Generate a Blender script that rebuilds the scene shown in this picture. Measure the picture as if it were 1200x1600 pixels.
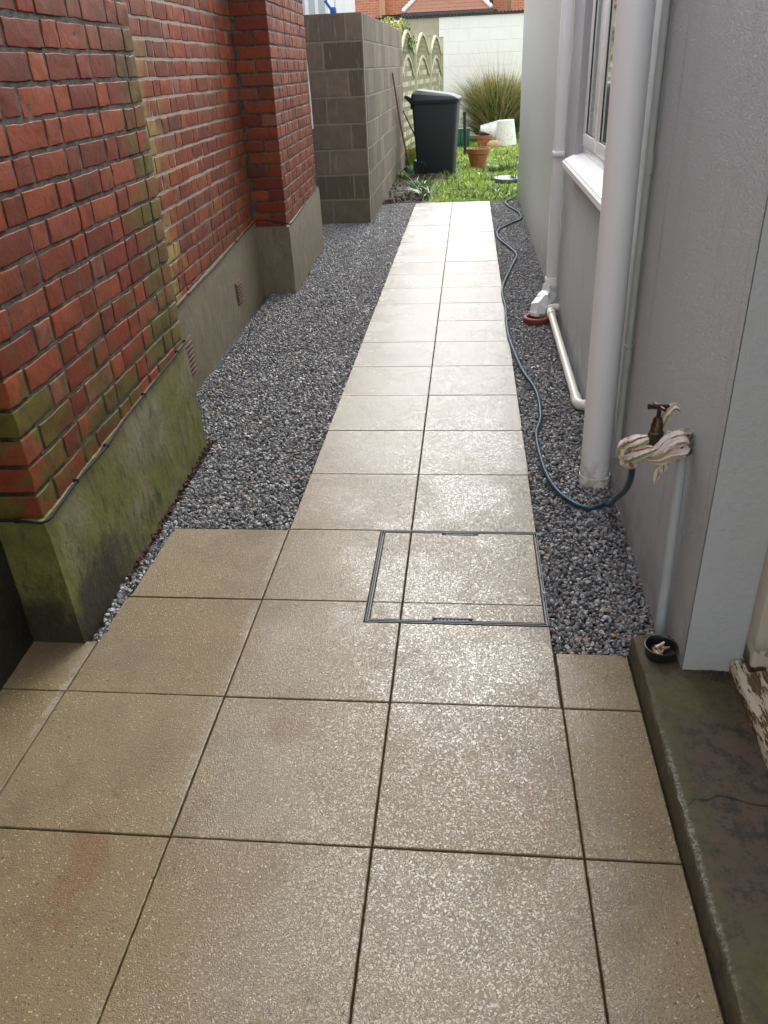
import bpy, bmesh, math, random
import numpy as np
from mathutils import Vector, Matrix, noise
random.seed(7); rng = np.random.default_rng(7)
for o in list(bpy.data.objects): bpy.data.objects.remove(o)
SC = bpy.context.scene; COL = SC.collection; PI = math.pi

# ------------------------------------------------------------ camera
cd = bpy.data.cameras.new('camera'); cam = bpy.data.objects.new('camera', cd); COL.objects.link(cam)
cd.sensor_width = 36; cd.lens = 28.01; cd.clip_start = 0.05; cd.clip_end = 3000
ra = Vector((0.9948, 0.0935, -0.0401)).normalized(); fw = Vector((-0.1012, 0.8676, -0.4869)).normalized()
up = ra.cross(fw).normalized(); ra = fw.cross(up)
m = Matrix.Identity(4)
for i in range(3): m[i][0] = ra[i]; m[i][1] = up[i]; m[i][2] = -fw[i]
m.translation = (0.1922, -1.1361, 1.4671); cam.matrix_world = m
SC.camera = cam
SC.render.resolution_x = 768; SC.render.resolution_y = 1024

# ------------------------------------------------------------ sky, sun, exposure
SUN_EL, SUN_AZ = 42, 12       # azimuth clockwise from +Y
w = bpy.data.worlds.new('World'); SC.world = w; w.use_nodes = True
nt = w.node_tree; nt.nodes.clear()
out = nt.nodes.new('ShaderNodeOutputWorld'); bg = nt.nodes.new('ShaderNodeBackground'); bg.inputs['Strength'].default_value = 0.15
sky = nt.nodes.new('ShaderNodeTexSky'); sky.sky_type = 'NISHITA'; sky.sun_disc = False
sky.sun_elevation = math.radians(SUN_EL); sky.sun_rotation = math.radians(SUN_AZ); sky.dust_density = 6; sky.air_density = 1.2
hs = nt.nodes.new('ShaderNodeHueSaturation'); hs.inputs['Saturation'].default_value = 0.10; hs.inputs['Value'].default_value = 1.0
cl = nt.nodes.new('ShaderNodeMix'); cl.data_type = 'RGBA'; cl.inputs[0].default_value = .5; cl.inputs[7].default_value = (7.4, 7.7, 8.2, 1)   # even cloud layer
nt.links.new(sky.outputs[0], hs.inputs['Color']); nt.links.new(hs.outputs[0], cl.inputs[6]); nt.links.new(cl.outputs[2], bg.inputs['Color']); nt.links.new(bg.outputs[0], out.inputs[0])
sd = bpy.data.lights.new('sun', 'SUN'); sd.energy = 0.7; sd.angle = math.radians(42); sd.color = (1, 0.99, 0.975)
so = bpy.data.objects.new('sun', sd); COL.objects.link(so)
e, a_ = math.radians(SUN_EL), math.radians(SUN_AZ)
so.rotation_euler = Vector((math.sin(a_)*math.cos(e), math.cos(a_)*math.cos(e), math.sin(e))).to_track_quat('Z', 'Y').to_euler()
SC.view_settings.view_transform = 'Standard'; SC.view_settings.look = 'None'
SC.view_settings.exposure = 1.36; SC.view_settings.gamma = 1.0
SC.render.engine = 'CYCLES'

# ------------------------------------------------------------ material helper
class Mat:
    def __init__(s, name):
        s.m = bpy.data.materials.new(name); s.m.use_nodes = True; s.t = s.m.node_tree
        s.b = s.t.nodes['Principled BSDF']; s.pos = s.n('ShaderNodeNewGeometry').outputs['Position']
    def n(s, k): return s.t.nodes.new(k)
    def put(s, sock, v):
        if isinstance(v, bpy.types.NodeSocket): s.t.links.new(v, sock)
        else:
            if isinstance(v, tuple) and len(v) == 3 and sock.type == 'RGBA': v = v + (1,)
            sock.default_value = v
    def noise(s, scale, detail=3, rough=.55, vec=None, col=False, dist=0, stretch=None):
        t = s.n('ShaderNodeTexNoise'); v = vec or s.pos
        if stretch:
            mp = s.n('ShaderNodeVectorMath'); mp.operation = 'MULTIPLY'; s.put(mp.inputs[0], v); mp.inputs[1].default_value = stretch; v = mp.outputs[0]
        s.put(t.inputs['Vector'], v); t.inputs['Scale'].default_value = scale; t.inputs['Detail'].default_value = detail
        t.inputs['Roughness'].default_value = rough; t.inputs['Distortion'].default_value = dist
        return t.outputs['Color' if col else 'Fac']
    def voro(s, scale, feat='F1', out='Distance', rand=1):
        t = s.n('ShaderNodeTexVoronoi'); s.put(t.inputs['Vector'], s.pos); t.inputs['Scale'].default_value = scale; t.feature = feat
        t.inputs['Randomness'].default_value = rand
        return t.outputs[out]
    def rng(s, v, a, b, c=0., d=1., smooth=True):
        t = s.n('ShaderNodeMapRange'); t.interpolation_type = 'SMOOTHSTEP' if smooth else 'LINEAR'
        s.put(t.inputs[0], v)
        for i, q in enumerate((a, b, c, d)): s.put(t.inputs[i+1], q)
        return t.outputs[0]
    def math(s, op, a, b=0., c=0.):
        t = s.n('ShaderNodeMath'); t.operation = op; s.put(t.inputs[0], a); s.put(t.inputs[1], b); s.put(t.inputs[2], c); return t.outputs[0]
    def mix(s, f, a, b, mode='MIX'):
        t = s.n('ShaderNodeMix'); t.data_type = 'RGBA'; t.blend_type = mode
        s.put(t.inputs[0], f); s.put(t.inputs[6], a); s.put(t.inputs[7], b); return t.outputs[2]
    def attr(s, name):
        t = s.n('ShaderNodeAttribute'); t.attribute_name = name; return t.outputs['Fac']
    def ramp(s, f, stops, const=False):
        t = s.n('ShaderNodeValToRGB'); s.put(t.inputs[0], f); r = t.color_ramp
        if const: r.interpolation = 'CONSTANT'
        while len(r.elements) < len(stops): r.elements.new(.5)
        for e_, (p, c) in zip(r.elements, stops): e_.position = p; e_.color = c + (1,)
        return t.outputs[0]
    def xyz(s):
        t = s.n('ShaderNodeSeparateXYZ'); s.put(t.inputs[0], s.pos); return t.outputs
    def blob(s, c, size, rot=0, warp=.35, wscale=7):
        """soft stain mask round a spot on the surface: 1 at its middle"""
        mp = s.n('ShaderNodeMapping'); mp.vector_type = 'TEXTURE'; s.put(mp.inputs[0], s.pos)
        mp.inputs['Location'].default_value = c; mp.inputs['Rotation'].default_value = (0, 0, rot); mp.inputs['Scale'].default_value = size
        l = s.n('ShaderNodeVectorMath'); l.operation = 'LENGTH'; s.put(l.inputs[0], mp.outputs[0])
        d = s.math('ADD', l.outputs['Value'], s.math('MULTIPLY', s.math('SUBTRACT', s.noise(wscale, 4), .5), warp*4))
        return s.rng(d, 1.15, .15)
    def bump(s, h, dist, strength=1., prev=None):
        t = s.n('ShaderNodeBump'); s.put(t.inputs['Height'], h); t.inputs['Distance'].default_value = dist; t.inputs['Strength'].default_value = strength
        if prev: s.put(t.inputs['Normal'], prev)
        return t.outputs[0]
    def fin(s, col=None, rough=None, normal=None, **k):
        if col is not None: s.put(s.b.inputs['Base Color'], col)
        if rough is not None: s.put(s.b.inputs['Roughness'], rough)
        if normal is not None: s.put(s.b.inputs['Normal'], normal)
        for a, v in k.items(): s.put(s.b.inputs[a.replace('_', ' ')], v)
        return s.m

def simple(name, col, rough=.5, var=.12, scale=20, bump=.0005, bscale=150, **k):
    M = Mat(name); f = M.noise(scale, 4)
    c = M.mix(f, tuple(x*(1-var*1.6) for x in col), tuple(min(1, x*(1+var*1.6)) for x in col))
    return M.fin(c, rough, M.bump(M.noise(bscale, 3), bump) if bump else None, **k)

# paving
M = Mat('wet_paving'); X, Y, Z = M.xyz()
r = M.attr('rnd')
base = M.mix(M.noise(2.3, 5, .6), (.138, .095, .037), (.215, .153, .066))
base = M.mix(M.math('MULTIPLY', r, .55), base, (.225, .17, .088))
base = M.mix(M.rng(M.noise(28, 4), .52, .8, 0, .5), base, (.22, .14, .075))
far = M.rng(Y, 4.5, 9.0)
base = M.mix(M.math('MULTIPLY', far, .75), base, M.mix(M.noise(60, 4, .7), (.195, .195, .185), (.285, .285, .28)))  # far slabs fade paler: grazing sky sheen put into the base colour
vs = M.voro(210, 'F1', 'Color'); sp = M.n('ShaderNodeSeparateColor'); M.put(sp.inputs[0], vs); sd_ = M.voro(210)
base = M.mix(M.math('MULTIPLY', M.rng(sp.outputs[0], .86, .9), M.rng(sd_, .45, .3)), base, (.06, .04, .03))
base = M.mix(M.math('MULTIPLY', M.rng(sp.outputs[1], .88, .95), M.rng(sd_, .5, .3)), base, (.48, .40, .27))
vs2 = M.voro(75, 'F1', 'Color'); sp2 = M.n('ShaderNodeSeparateColor'); M.put(sp2.inputs[0], vs2); sd2 = M.voro(75)
base = M.mix(M.math('MULTIPLY', M.rng(sp2.outputs[0], .94, .96), M.rng(sd2, .28, .18)), base, (.045, .03, .02))
rust = (.15, .062, .016)
for c, sz, rt, k, colr in [((-.62, -.1, 0), (.07, .2, 1), .1, .75, rust), ((-.60, .25, 0), (.16, .14, 1), 0, .45, (.15, .08, .035)), ((.36, .13, 0), (.035, .17, 1), .15, .6, (.2, .09, .05)),
                  ((-.23, .36, 0), (.12, .08, 1), .5, .6, rust), ((-.78, .33, 0), (.12, .09, 1), 0, .35, (.15, .10, .06)), ((.2, .77, 0), (.2, .05, 1), 0, .5, (.3, .2, .07)),
                  ((.43, 1.2, 0), (.03, .2, 1), 0, .55, (.33, .25, .07)), ((-.3, 9.0, 0), (.3, .2, 1), 0, .7, (.2, .14, .08)), ((.14, 7.1, 0), (.1, .12, 1), 0, .5, (.25, .18, .1)),
                  ((.62, .2, 0), (.03, .5, 1), 0, .5, (.2, .12, .06)), ((-.02, 1.5, 0), (.04, .4, 1), 0, .4, (.25, .17, .09)), ((-1.05, .6, 0), (.12, .1, 1), 0, .5, (.09, .06, .04)), ((-.5, .75, 0), (.2, .1, 1), 0, .3, (.28, .17, .08))]:
    base = M.mix(M.math('MULTIPLY', M.math('MULTIPLY', M.blob(c, sz, rt, .5, 13), k*1.0), M.rng(M.noise(70, 4, .7), .3, .6, .35, 1)), base, colr)
for xx in (-.462, -.912):
    eb = M.math('MULTIPLY', M.math('MULTIPLY', M.rng(M.math('ABSOLUTE', M.math('SUBTRACT', X, xx)), .020, .002), M.rng(M.noise(40, 5, .75), .42, .6)), M.rng(M.noise(3.3, 2), .42, .58, 0, .7))
    base = M.mix(M.math('MULTIPLY', eb, .5), base, (.55, .53, .48))
base = M.mix(M.rng(M.noise(2.8, 6, .72), .46, .70, 0, .55), base, (.082, .052, .022))
base = M.mix(M.rng(M.noise(1.3, 4, .6), .50, .72, 0, .4), base, (.235, .185, .115))
wet = M.rng(M.noise(1.7, 4, .6), .36, .58)
wet = M.math('MULTIPLY', M.math('MAXIMUM', wet, .55), M.rng(X, -.62, -.30))
wet = M.math('MAXIMUM', wet, M.rng(Y, 1.2, 2.2))
wet = M.math('MULTIPLY', wet, M.rng(X, .62, .42, .25, 1))
n1 = M.noise(135, 2, .5, dist=1.0); h1 = M.math('SUBTRACT', 1.0, M.math('MULTIPLY', M.math('ABSOLUTE', M.math('SUBTRACT', n1, .5)), 5.0)); h1 = M.math('ADD', M.math('MULTIPLY', h1, .42), M.math('MULTIPLY', M.noise(280, 2), .36)); h2 = M.noise(420, 2, .5)
h = M.math('ADD', M.rng(h1, .36, .62), M.math('MULTIPLY', h2, .35))
nb = M.bump(h, .0013, .8)
film = M.bump(M.rng(h1, .40, .66), .0010, .5)
base = M.mix(M.rng(h1, .55, .38, 0, .22), base, (.16, .105, .06))
coatw = M.rng(wet, 0, 1, .15, 1)
ro = M.rng(wet, 0, 1, .55, .34)
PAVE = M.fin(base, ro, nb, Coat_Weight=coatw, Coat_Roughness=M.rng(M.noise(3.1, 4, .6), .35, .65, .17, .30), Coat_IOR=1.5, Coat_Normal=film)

GROUT = simple('joint_sand', (.035, .024, .016), .9, .4, 40, .003, 200)

# gravel
M = Mat('granite_chippings'); r = M.attr('rnd')
c = M.ramp(r, [(0, (.045, .045, .05)), (.3, (.10, .10, .107)), (.55, (.17, .17, .178)), (.76, (.28, .277, .277)), (.90, (.48, .475, .47)), (.955, (.26, .18, .12)), (.985, (.38, .20, .09)), (1, (.62, .58, .5))])
c = M.mix(M.rng(M.noise(420, 3, .7), .42, .62), M.mix(.45, c, (.03, .03, .033)), M.mix(.3, c, (.60, .60, .61)))
GRAVEL = M.fin(c, .33, M.bump(M.noise(500, 2), .0012), Specular_IOR_Level=.55)
GBASE = simple('dark_gravel_bed', (.05, .048, .048), .8, .5, 90, .006, 110)

# brick
def brick_mat(name, cols, algae=1., moss_all=0., dark=0.):
    M = Mat(name); X, Y, Z = M.xyz(); r = M.attr('rnd')
    c = M.ramp(r, cols)
    c = M.mix(M.rng(M.noise(35, 5, .65), .35, .7, 0, .45), c, (.13, .035, .022))
    c = M.mix(M.rng(M.noise(140, 3, .7), .62, .8, 0, .8), c, (.05, .02, .015))
    c = M.mix(M.rng(M.noise(60, 4, .7), .66, .74, 0, .5), c, (.42, .22, .13))
    # green and ochre algae growing down the corner and low on the wall
    low = M.rng(Z, 1.15, .55)
    n = M.noise(5.5, 5, .6)
    d1 = M.math('ABSOLUTE', M.math('SUBTRACT', Y, M.math('ADD', 2.42, M.math('MULTIPLY', M.math('SUBTRACT', M.noise(3, 3), .5), .5))))
    corner = M.math('MULTIPLY', M.rng(d1, .95, .2), M.rng(Z, 2.1, 1.2))
    near = M.math('MULTIPLY', M.rng(Y, 1.25, .72), M.rng(Z, 1.15, .6))
    lw = M.math('MULTIPLY', M.math('MULTIPLY', low, M.rng(n, .40, .62)), M.rng(Y, 2.8, 2.0))
    msk = M.math('MAXIMUM', M.math('MULTIPLY', corner, M.rng(n, .30, .5)), M.math('MAXIMUM', lw, M.math('MULTIPLY', near, M.rng(n, .33, .5))))
    fr = M.math('FRACT', M.math('MULTIPLY', r, 17.3))
    msk = M.rng(M.math('ADD', msk, M.math('MULTIPLY', M.math('SUBTRACT', fr, .5), .55)), .25, .95)
    msk = M.math('MULTIPLY', msk, algae)
    green = M.mix(M.noise(16, 4), (.035, .040, .009), (.16, .14, .03))
    green = M.mix(M.rng(Y, 1.9, 2.6), green, (.36, .27, .09))
    c = M.mix(M.math('MULTIPLY', msk, .92), c, green)
    c = M.mix(M.rng(M.noise(2.6, 5, .65), .42, .7, 0, .6), c, (.075, .042, .018))
    c = M.mix(M.rng(M.noise(13, 5, .75), .52, .7, 0, .55), c, (.045, .03, .018))
    ro = M.rng(M.noise(9, 3), .3, .7, .45, .75)
    nb = M.bump(M.noise(260, 4, .7), .0012, .8, M.bump(M.noise(45, 4, .6), .003, .8))
    return M.fin(c, ro, nb, Specular_IOR_Level=.2)
RED = [(0, (.14, .028, .016)), (.3, (.20, .038, .017)), (.6, (.255, .050, .020)), (.85, (.29, .072, .028)), (.95, (.21, .055, .032)), (1, (.25, .095, .062))]
BRICK = brick_mat('red_brick', RED)
M = Mat('lime_mortar'); X, Y, Z = M.xyz()
c = M.mix(M.rng(M.noise(30, 5, .7), .35, .7), (.03, .026, .02), (.12, .10, .082))
recess = M.math('MULTIPLY', M.rng(Y, 2.05, 2.2), M.rng(Y, 4.7, 3.9))
c = M.mix(M.math('MULTIPLY', recess, M.rng(Z, .5, 1.0)), c, M.mix(M.noise(20, 4), (.22, .19, .13), (.46, .41, .33)))
c = M.mix(M.math('MULTIPLY', M.rng(Z, 1.1, .5), M.rng(M.noise(6, 4), .4, .6, 0, .7)), c, (.07, .075, .02))
MORTAR = M.fin(c, .85, M.bump(M.noise(160, 5, .7), .006))

# plinth render with algae
M = Mat('mossy_cement_render'); X, Y, Z = M.xyz()
c = M.mix(M.noise(6, 5, .65), (.15, .125, .085), (.29, .255, .18))
g = M.mix(M.noise(14, 5, .7), (.038, .044, .010), (.22, .215, .055))
gm = M.math('MULTIPLY', M.rng(M.noise(2.6, 5, .6), .30, .55), M.rng(Y, 3.4, 2.0, .25, 1))
c = M.mix(gm, c, g)
c = M.mix(M.rng(M.noise(26, 6, .8, stretch=(1, 1, .3)), .50, .66, 0, .75), c, (.03, .03, .014))
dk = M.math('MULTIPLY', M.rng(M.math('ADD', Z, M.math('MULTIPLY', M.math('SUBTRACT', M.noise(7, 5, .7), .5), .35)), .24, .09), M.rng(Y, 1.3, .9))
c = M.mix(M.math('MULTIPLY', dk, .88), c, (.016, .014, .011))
c = M.mix(M.rng(Y, 1.9, 3.0, 0, .5), c, M.mix(M.noise(9, 4), (.13, .10, .068), (.23, .18, .12)))
c = M.mix(M.rng(M.noise(150, 3, .8), .68, .78, 0, .6), c, (.35, .35, .25))
PLINTH = M.fin(c, .55, M.bump(M.noise(60, 6, .7), .006, .7, M.bump(M.noise(8, 3), .02, .5)))
PLINTHDARK = simple('near_black_render', (.016, .015, .011), .5, .5, 9, .006, 60)  # near-black base for the recessed stretch of plinth

# concrete blocks
M = Mat('weathered_concrete_block'); X, Y, Z = M.xyz(); r = M.attr('rnd')
c = M.ramp(r, [(0, (.095, .066, .045)), (.5, (.14, .102, .072)), (1, (.20, .152, .113))])
c = M.mix(M.rng(M.noise(9, 5, .65), .35, .7, 0, .5), c, (.085, .07, .052))
c = M.mix(M.rng(M.noise(160, 4, .75), .58, .72, 0, .55), c, (.05, .042, .035))
c = M.mix(M.rng(M.noise(14, 4, .6, stretch=(3, 3, .3)), .56, .7, 0, .4), c, (.30, .27, .22))
gl = M.math('MULTIPLY', M.rng(Z, .55, .1), M.rng(M.noise(4, 4), .35, .6))
c = M.mix(M.math('MULTIPLY', gl, .6), c, (.09, .095, .035))
BLOCK = M.fin(c, .8, M.bump(M.noise(170, 5, .75), .004, .8))
M = Mat('block_mortar'); c = M.mix(M.noise(50, 5, .7), (.13, .108, .08), (.31, .265, .20)); BLOCKM = M.fin(c, .9, M.bump(M.noise(200, 4), .003))
M = Mat('white_painted_block'); X, Y, Z = M.xyz()
c = M.mix(M.noise(5, 5, .6), (.80, .79, .72), (.89, .88, .82)); c = M.mix(M.rng(M.noise(11, 4, .6, stretch=(3, 3, .4)), .6, .8, 0, .35), c, (.42, .45, .38))
c = M.mix(M.math('MULTIPLY', M.rng(Z, .6, .05), .5), c, (.35, .38, .28))
WPAINT = M.fin(c, .6, M.bump(M.noise(90, 4), .003))
BEIGE = simple('bare_beige_render', (.40, .37, .27), .85, .15, 6, .003, 80)

# grey render of the house
M = Mat('grey_masonry_paint'); X, Y, Z = M.xyz()
c = M.mix(M.noise(3, 4, .6), (.55, .57, .59), (.62, .645, .67))
c = M.mix(M.rng(Z, 1.3, .0, 0, .5), c, (.50, .495, .475))
c = M.mix(M.rng(Y, 4.0, 4.7, 0, .6), c, (.56, .575, .53))
c = M.mix(M.math('MULTIPLY', M.rng(Z, .35, .02), M.rng(M.noise(9, 4), .35, .7, 0, .55)), c, (.17, .145, .11))
c = M.mix(M.rng(M.noise(6, 6, .75, stretch=(2, 2, .12)), .55, .72, 0, .38), c, (.17, .17, .15))
c = M.mix(M.math('MULTIPLY', M.rng(Y, 5.5, 8.5), M.rng(Z, 1.2, .0, 0, .45)), c, (.22, .24, .13))
t = M.rng(M.noise(190, 4, .65), .42, .66)
c = M.mix(M.math('MULTIPLY', t, .3), c, (.70, .71, .73)); c = M.mix(M.rng(M.noise(260, 3, .7), .60, .68, 0, .35), c, (.2, .2, .2))
HOUSE = M.fin(c, .36, M.bump(M.math('ADD', t, M.math('MULTIPLY', M.noise(30, 3), .8)), .0045, 1.), Specular_IOR_Level=.5)
M = Mat('sky_tinted_reveal'); c = M.mix(M.noise(4, 5), (.45, .485, .49), (.52, .56, .565))  # bluish tone of the sky-facing reveal is put into the colour
c = M.mix(M.math('MULTIPLY', M.rng(M.xyz()[2], .25, .07), M.rng(M.noise(12, 4), .4, .6, 0, .6)), c, (.45, .45, .42))
REVEAL = M.fin(c, .5, M.bump(M.noise(75, 4, .6), .0045, .7))

# step concrete
M = Mat('mossy_step_concrete'); X, Y, Z = M.xyz()
c = M.mix(M.noise(7, 6, .7), (.030, .020, .011), (.115, .08, .05))
c = M.mix(M.rng(M.noise(24, 6, .8), .46, .62, 0, .85), c, (.016, .012, .007))
mm = M.math('MAXIMUM', M.blob((.74, .43, .08), (.13, .13, 1), 0, .4, 12), M.math('MAXIMUM', M.blob((.74, -.36, .08), (.13, .2, 1), .3, .4, 12), M.math('MULTIPLY', M.blob((.67, .3, .04), (.05, .6, 1), 0, .3, 15), .7)))
c = M.mix(M.math('MULTIPLY', M.math('MULTIPLY', mm, .95), M.rng(M.noise(55, 5, .75), .3, .55, .25, 1)), c, M.mix(M.noise(35, 5, .7), (.018, .021, .005), (.115, .108, .028)))
c = M.mix(M.math('MULTIPLY', M.math('MULTIPLY', M.blob((.660, .0, .075), (.009, .40, .02), 0, .45, 45), M.rng(M.noise(150, 4, .8), .42, .6)), .55), c, (.36, .35, .33))
c = M.mix(M.rng(M.noise(110, 3, .8), .72, .78, 0, .8), c, (.5, .47, .38))
STEP = M.fin(c, .68, M.bump(M.noise(70, 6, .75), .004, .9))

PVC = simple('white_upvc', (.88, .885, .89), .28, .05, 6, .0003, 60)
M = Mat('weathered_white_pipe'); X, Y, Z = M.xyz()
c = M.mix(M.noise(5, 4, stretch=(1, 1, .2)), (.84, .845, .85), (.90, .90, .905)); c = M.mix(M.math('MULTIPLY', M.rng(Z, .16, .0), M.rng(M.noise(28, 5), .35, .6, 0, .8)), c, (.42, .36, .24))
c = M.mix(M.rng(M.noise(38, 4, .7), .70, .74, 0, .7), c, (.28, .25, .2))
SOIL = M.fin(c, .38, M.bump(M.noise(40, 3), .001))
CREAM = simple('cream_upvc', (.82, .79, .70), .22, .08, 9, .0003, 60)
PALEGREEN = simple('grey_green_painted_pipe', (.33, .37, .35), .45, .12, 15, .0008, 90)
PALEGREY = simple('pale_grey_conduit', (.42, .46, .47), .4, .08, 12, .0006, 90)
BLACKP = simple('black_plastic', (.012, .012, .014), .35, .3, 20, .0004, 90)
STEEL = simple('galvanised_dark_steel', (.045, .052, .06), .45, .3, 30, .0005, 120)
BRASS = simple('tarnished_brass', (.07, .048, .03), .35, .5, 60, .0015, 200, Metallic=.7)
M = Mat('corroded_brass'); c = M.mix(M.rng(M.noise(90, 4), .4, .65), (.10, .055, .025), (.30, .29, .26)); CORR = M.fin(c, .55, M.bump(M.noise(180, 4), .002), Metallic=.3)
M = Mat('blue_hose'); c = M.mix(M.noise(9, 3), (.008, .035, .062), (.02, .06, .095)); HOSE = M.fin(c, .38, M.bump(M.voro(220), .0006), Specular_IOR_Level=.35)
TERRA = simple('terracotta', (.33, .115, .055), .65, .28, 22, .0015, 120)
VENTM = simple('dirty_clay_vent', (.13, .075, .05), .8, .35, 30, .001, 90)
RUBB = simple('dark_brick_crumb', (.07, .028, .02), .9, .5, 60, .001, 90)
CABLE = simple('matt_black_cable', (.012, .012, .012), .7, .3, 30, 0, Specular_IOR_Level=.2)
TERRA2 = simple('dark_terracotta', (.22, .06, .032), .5, .22, 20, .001, 90)
M = Mat('white_glazed_pot'); X, Y, Z = M.xyz(); c = M.mix(M.rng(M.noise(22, 5, .7), .52, .62, 0, .5), (.82, .81, .77), (.42, .38, .32)); WPOT = M.fin(c, .5)
BIN = simple('charcoal_plastic', (.013, .016, .021), .6, .14, 5, .0007, 180)
TEAL = simple('teal_plastic', (.01, .18, .13), .35, .15, 20)
DGREEN = simple('green_crate_plastic', (.008, .09, .062), .4, .2, 20)
BLUE = simple('blue_plastic', (.03, .12, .48), .35, .1, 20)
WOODB = simple('worn_wood_handle', (.24, .15, .095), .7, .3, 30, .001, 150)
M = Mat('pale_treated_timber'); X, Y, Z = M.xyz(); c = M.mix(M.noise(14, 5, .65, stretch=(1, 1, .2)), (.30, .28, .17), (.56, .53, .38)); c = M.mix(M.rng(M.noise(5, 4), .5, .7, 0, .5), c, (.24, .25, .12))
TIMBER = M.fin(c, .8, M.bump(M.noise(60, 4, stretch=(1, 1, .2)), .003))
TIMBD = simple('weathered_dark_slats', (.22, .21, .12), .85, .3, 14, .002, 60)
M = Mat('mossy_timber'); c = M.mix(M.noise(14, 5, .65, stretch=(1, 1, .1)), (.035, .03, .015), (.12, .10, .05)); MTIMB = M.fin(c, .85, M.bump(M.noise(60, 4), .004))
M = Mat('peeling_white_wood'); X, Y, Z = M.xyz()
pl = M.rng(M.noise(26, 5, .7, stretch=(2.6, .5, 1.2)), .47, .53)
c = M.mix(pl, M.mix(M.noise(40, 5, stretch=(3, .3, 1)), (.055, .03, .014), (.20, .12, .06)), (.60, .53, .40))
PEEL = M.fin(c, .7, M.bump(pl, .003, 1, M.bump(M.noise(80, 5, stretch=(3, .3, 1)), .005)))
M = Mat('chipped_cream_paint'); X, Y, Z = M.xyz()
ch = M.math('MAXIMUM', M.rng(M.noise(60, 4), .70, .73), M.math('MULTIPLY', M.rng(Z, .24, .13), M.rng(M.noise(18, 5), .45, .5)))
c = M.mix(ch, (.66, .60, .50), (.06, .03, .015)); JAMB = M.fin(c, .5, M.bump(ch, -.002))
JAMBW = simple('white_door_paint', (.62, .61, .58), .45, .06, 10)
M = Mat('window_glass'); GLASS = M.fin((.27, .30, .31), .04, None, Specular_IOR_Level=.9, Coat_Weight=1.0, Coat_Roughness=.02)
DARKG = simple('black_rubber_gasket', (.01, .01, .01), .5, .1, 20, 0)
M = Mat('far_orange_brick')
bt = M.n('ShaderNodeTexBrick'); sx = M.xyz(); cx = M.n('ShaderNodeCombineXYZ'); M.put(cx.inputs[0], M.math('ADD', sx[0], sx[1])); M.put(cx.inputs[1], sx[2]); M.put(bt.inputs['Vector'], cx.outputs[0])
bt.inputs['Scale'].default_value = 1; bt.inputs['Brick Width'].default_value = .225; bt.inputs['Row Height'].default_value = .075; bt.inputs['Mortar Size'].default_value = .012
bt.inputs['Color1'].default_value = (.50, .135, .06, 1); bt.inputs['Color2'].default_value = (.60, .20, .09, 1); bt.inputs['Mortar'].default_value = (.50, .34, .24, 1)
FARB = M.fin(M.mix(M.rng(M.noise(2, 4), .5, .8, 0, .3), bt.outputs[0], (.55, .3, .2)), .85, M.bump(bt.outputs['Fac'], -.01))
M = Mat('roof_tiles'); sx = M.xyz()
row = M.math('FRACT', M.math('MULTIPLY', sx[2], 9)); c = M.mix(M.noise(9, 4), (.25, .105, .062), (.38, .19, .12))
ROOF = M.fin(M.mix(M.rng(row, .0, .22, .6, 0), c, (.08, .04, .03)), .8, M.bump(row, -.02))
MORTW = simple('white_hip_mortar', (.72, .68, .64), .8, .25, 8, .01, 25)
CLAD = simple('pale_blue_panel', (.60, .67, .68), .3, .1, 3, 0)
CORRU = simple('weathered_cement_sheet', (.16, .14, .10), .9, .4, 8, .004, 60)
DARKP = simple('black_gutter', (.03, .032, .04), .4, .1, 9, 0)
EARTH = simple('dark_soil', (.048, .034, .024), .9, .5, 30, .01, 60)
M = Mat('lawn_soil'); c = M.mix(M.noise(3, 5), (.06, .10, .02), (.13, .19, .035)); LAWN = M.fin(c, .95, M.bump(M.noise(40, 5), .02))
def leaf_mat(name, stops, tr=.0):
    M = Mat(name); c = M.ramp(M.attr('rnd'), stops)
    return M.fin(c, .5, None, Subsurface_Weight=0.0, Transmission_Weight=0.0)
GRASS = leaf_mat('grass_blades', [(0, (.08, .15, .02)), (.35, (.24, .38, .03)), (.7, (.43, .58, .05)), (.9, (.58, .66, .11)), (1, (.55, .5, .2))])
TALL = leaf_mat('tussock_blades', [(0, (.035, .06, .01)), (.4, (.14, .22, .035)), (.65, (.34, .28, .10)), (.8, (.52, .42, .22)), (1, (.66, .55, .36))])
STRAP = leaf_mat('strap_leaves', [(0, (.06, .16, .03)), (.5, (.12, .28, .06)), (.8, (.40, .52, .33)), (1, (.66, .72, .60))])
SHRUB = leaf_mat('shrub_leaves', [(0, (.04, .085, .015)), (.4, (.20, .28, .04)), (.75, (.48, .50, .10)), (1, (.62, .58, .20))])
WEED = leaf_mat('weed_leaves', [(0, (.05, .08, .02)), (.6, (.13, .22, .035)), (.85, (.30, .30, .07)), (1, (.5, .12, .03))])
M = Mat('striped_cloth'); s_ = M.attr('rnd')
s_ = M.math('FRACT', M.math('ADD', M.math('MULTIPLY', s_, 1.0), M.math('MULTIPLY', M.noise(45, 3), .16)))
c = M.ramp(s_, [(0, (.80, .74, .66)), (.14, (.30, .32, .06)), (.22, (.82, .76, .70)), (.33, (.38, .04, .03)), (.37, (.80, .72, .70)), (.50, (.50, .36, .18)), (.58, (.78, .72, .62)), (.66, (.28, .31, .06)), (.76, (.82, .76, .70)), (.84, (.45, .42, .50)), (.88, (.8, .74, .66)), (.94, (.52, .16, .10))], True)
c = M.mix(M.rng(M.noise(70, 4), .48, .75, 0, .5), c, (.24, .19, .12)); c = M.mix(.06, c, (.5, .45, .35))
CLOTH = M.fin(c, 1.0, M.bump(M.noise(600, 2), .0012), Specular_IOR_Level=.05, Sheen_Weight=.3)
LEAFB = simple('dried_stub_paper', (.34, .17, .11), .8, .5, 60, .001, 200)

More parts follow.
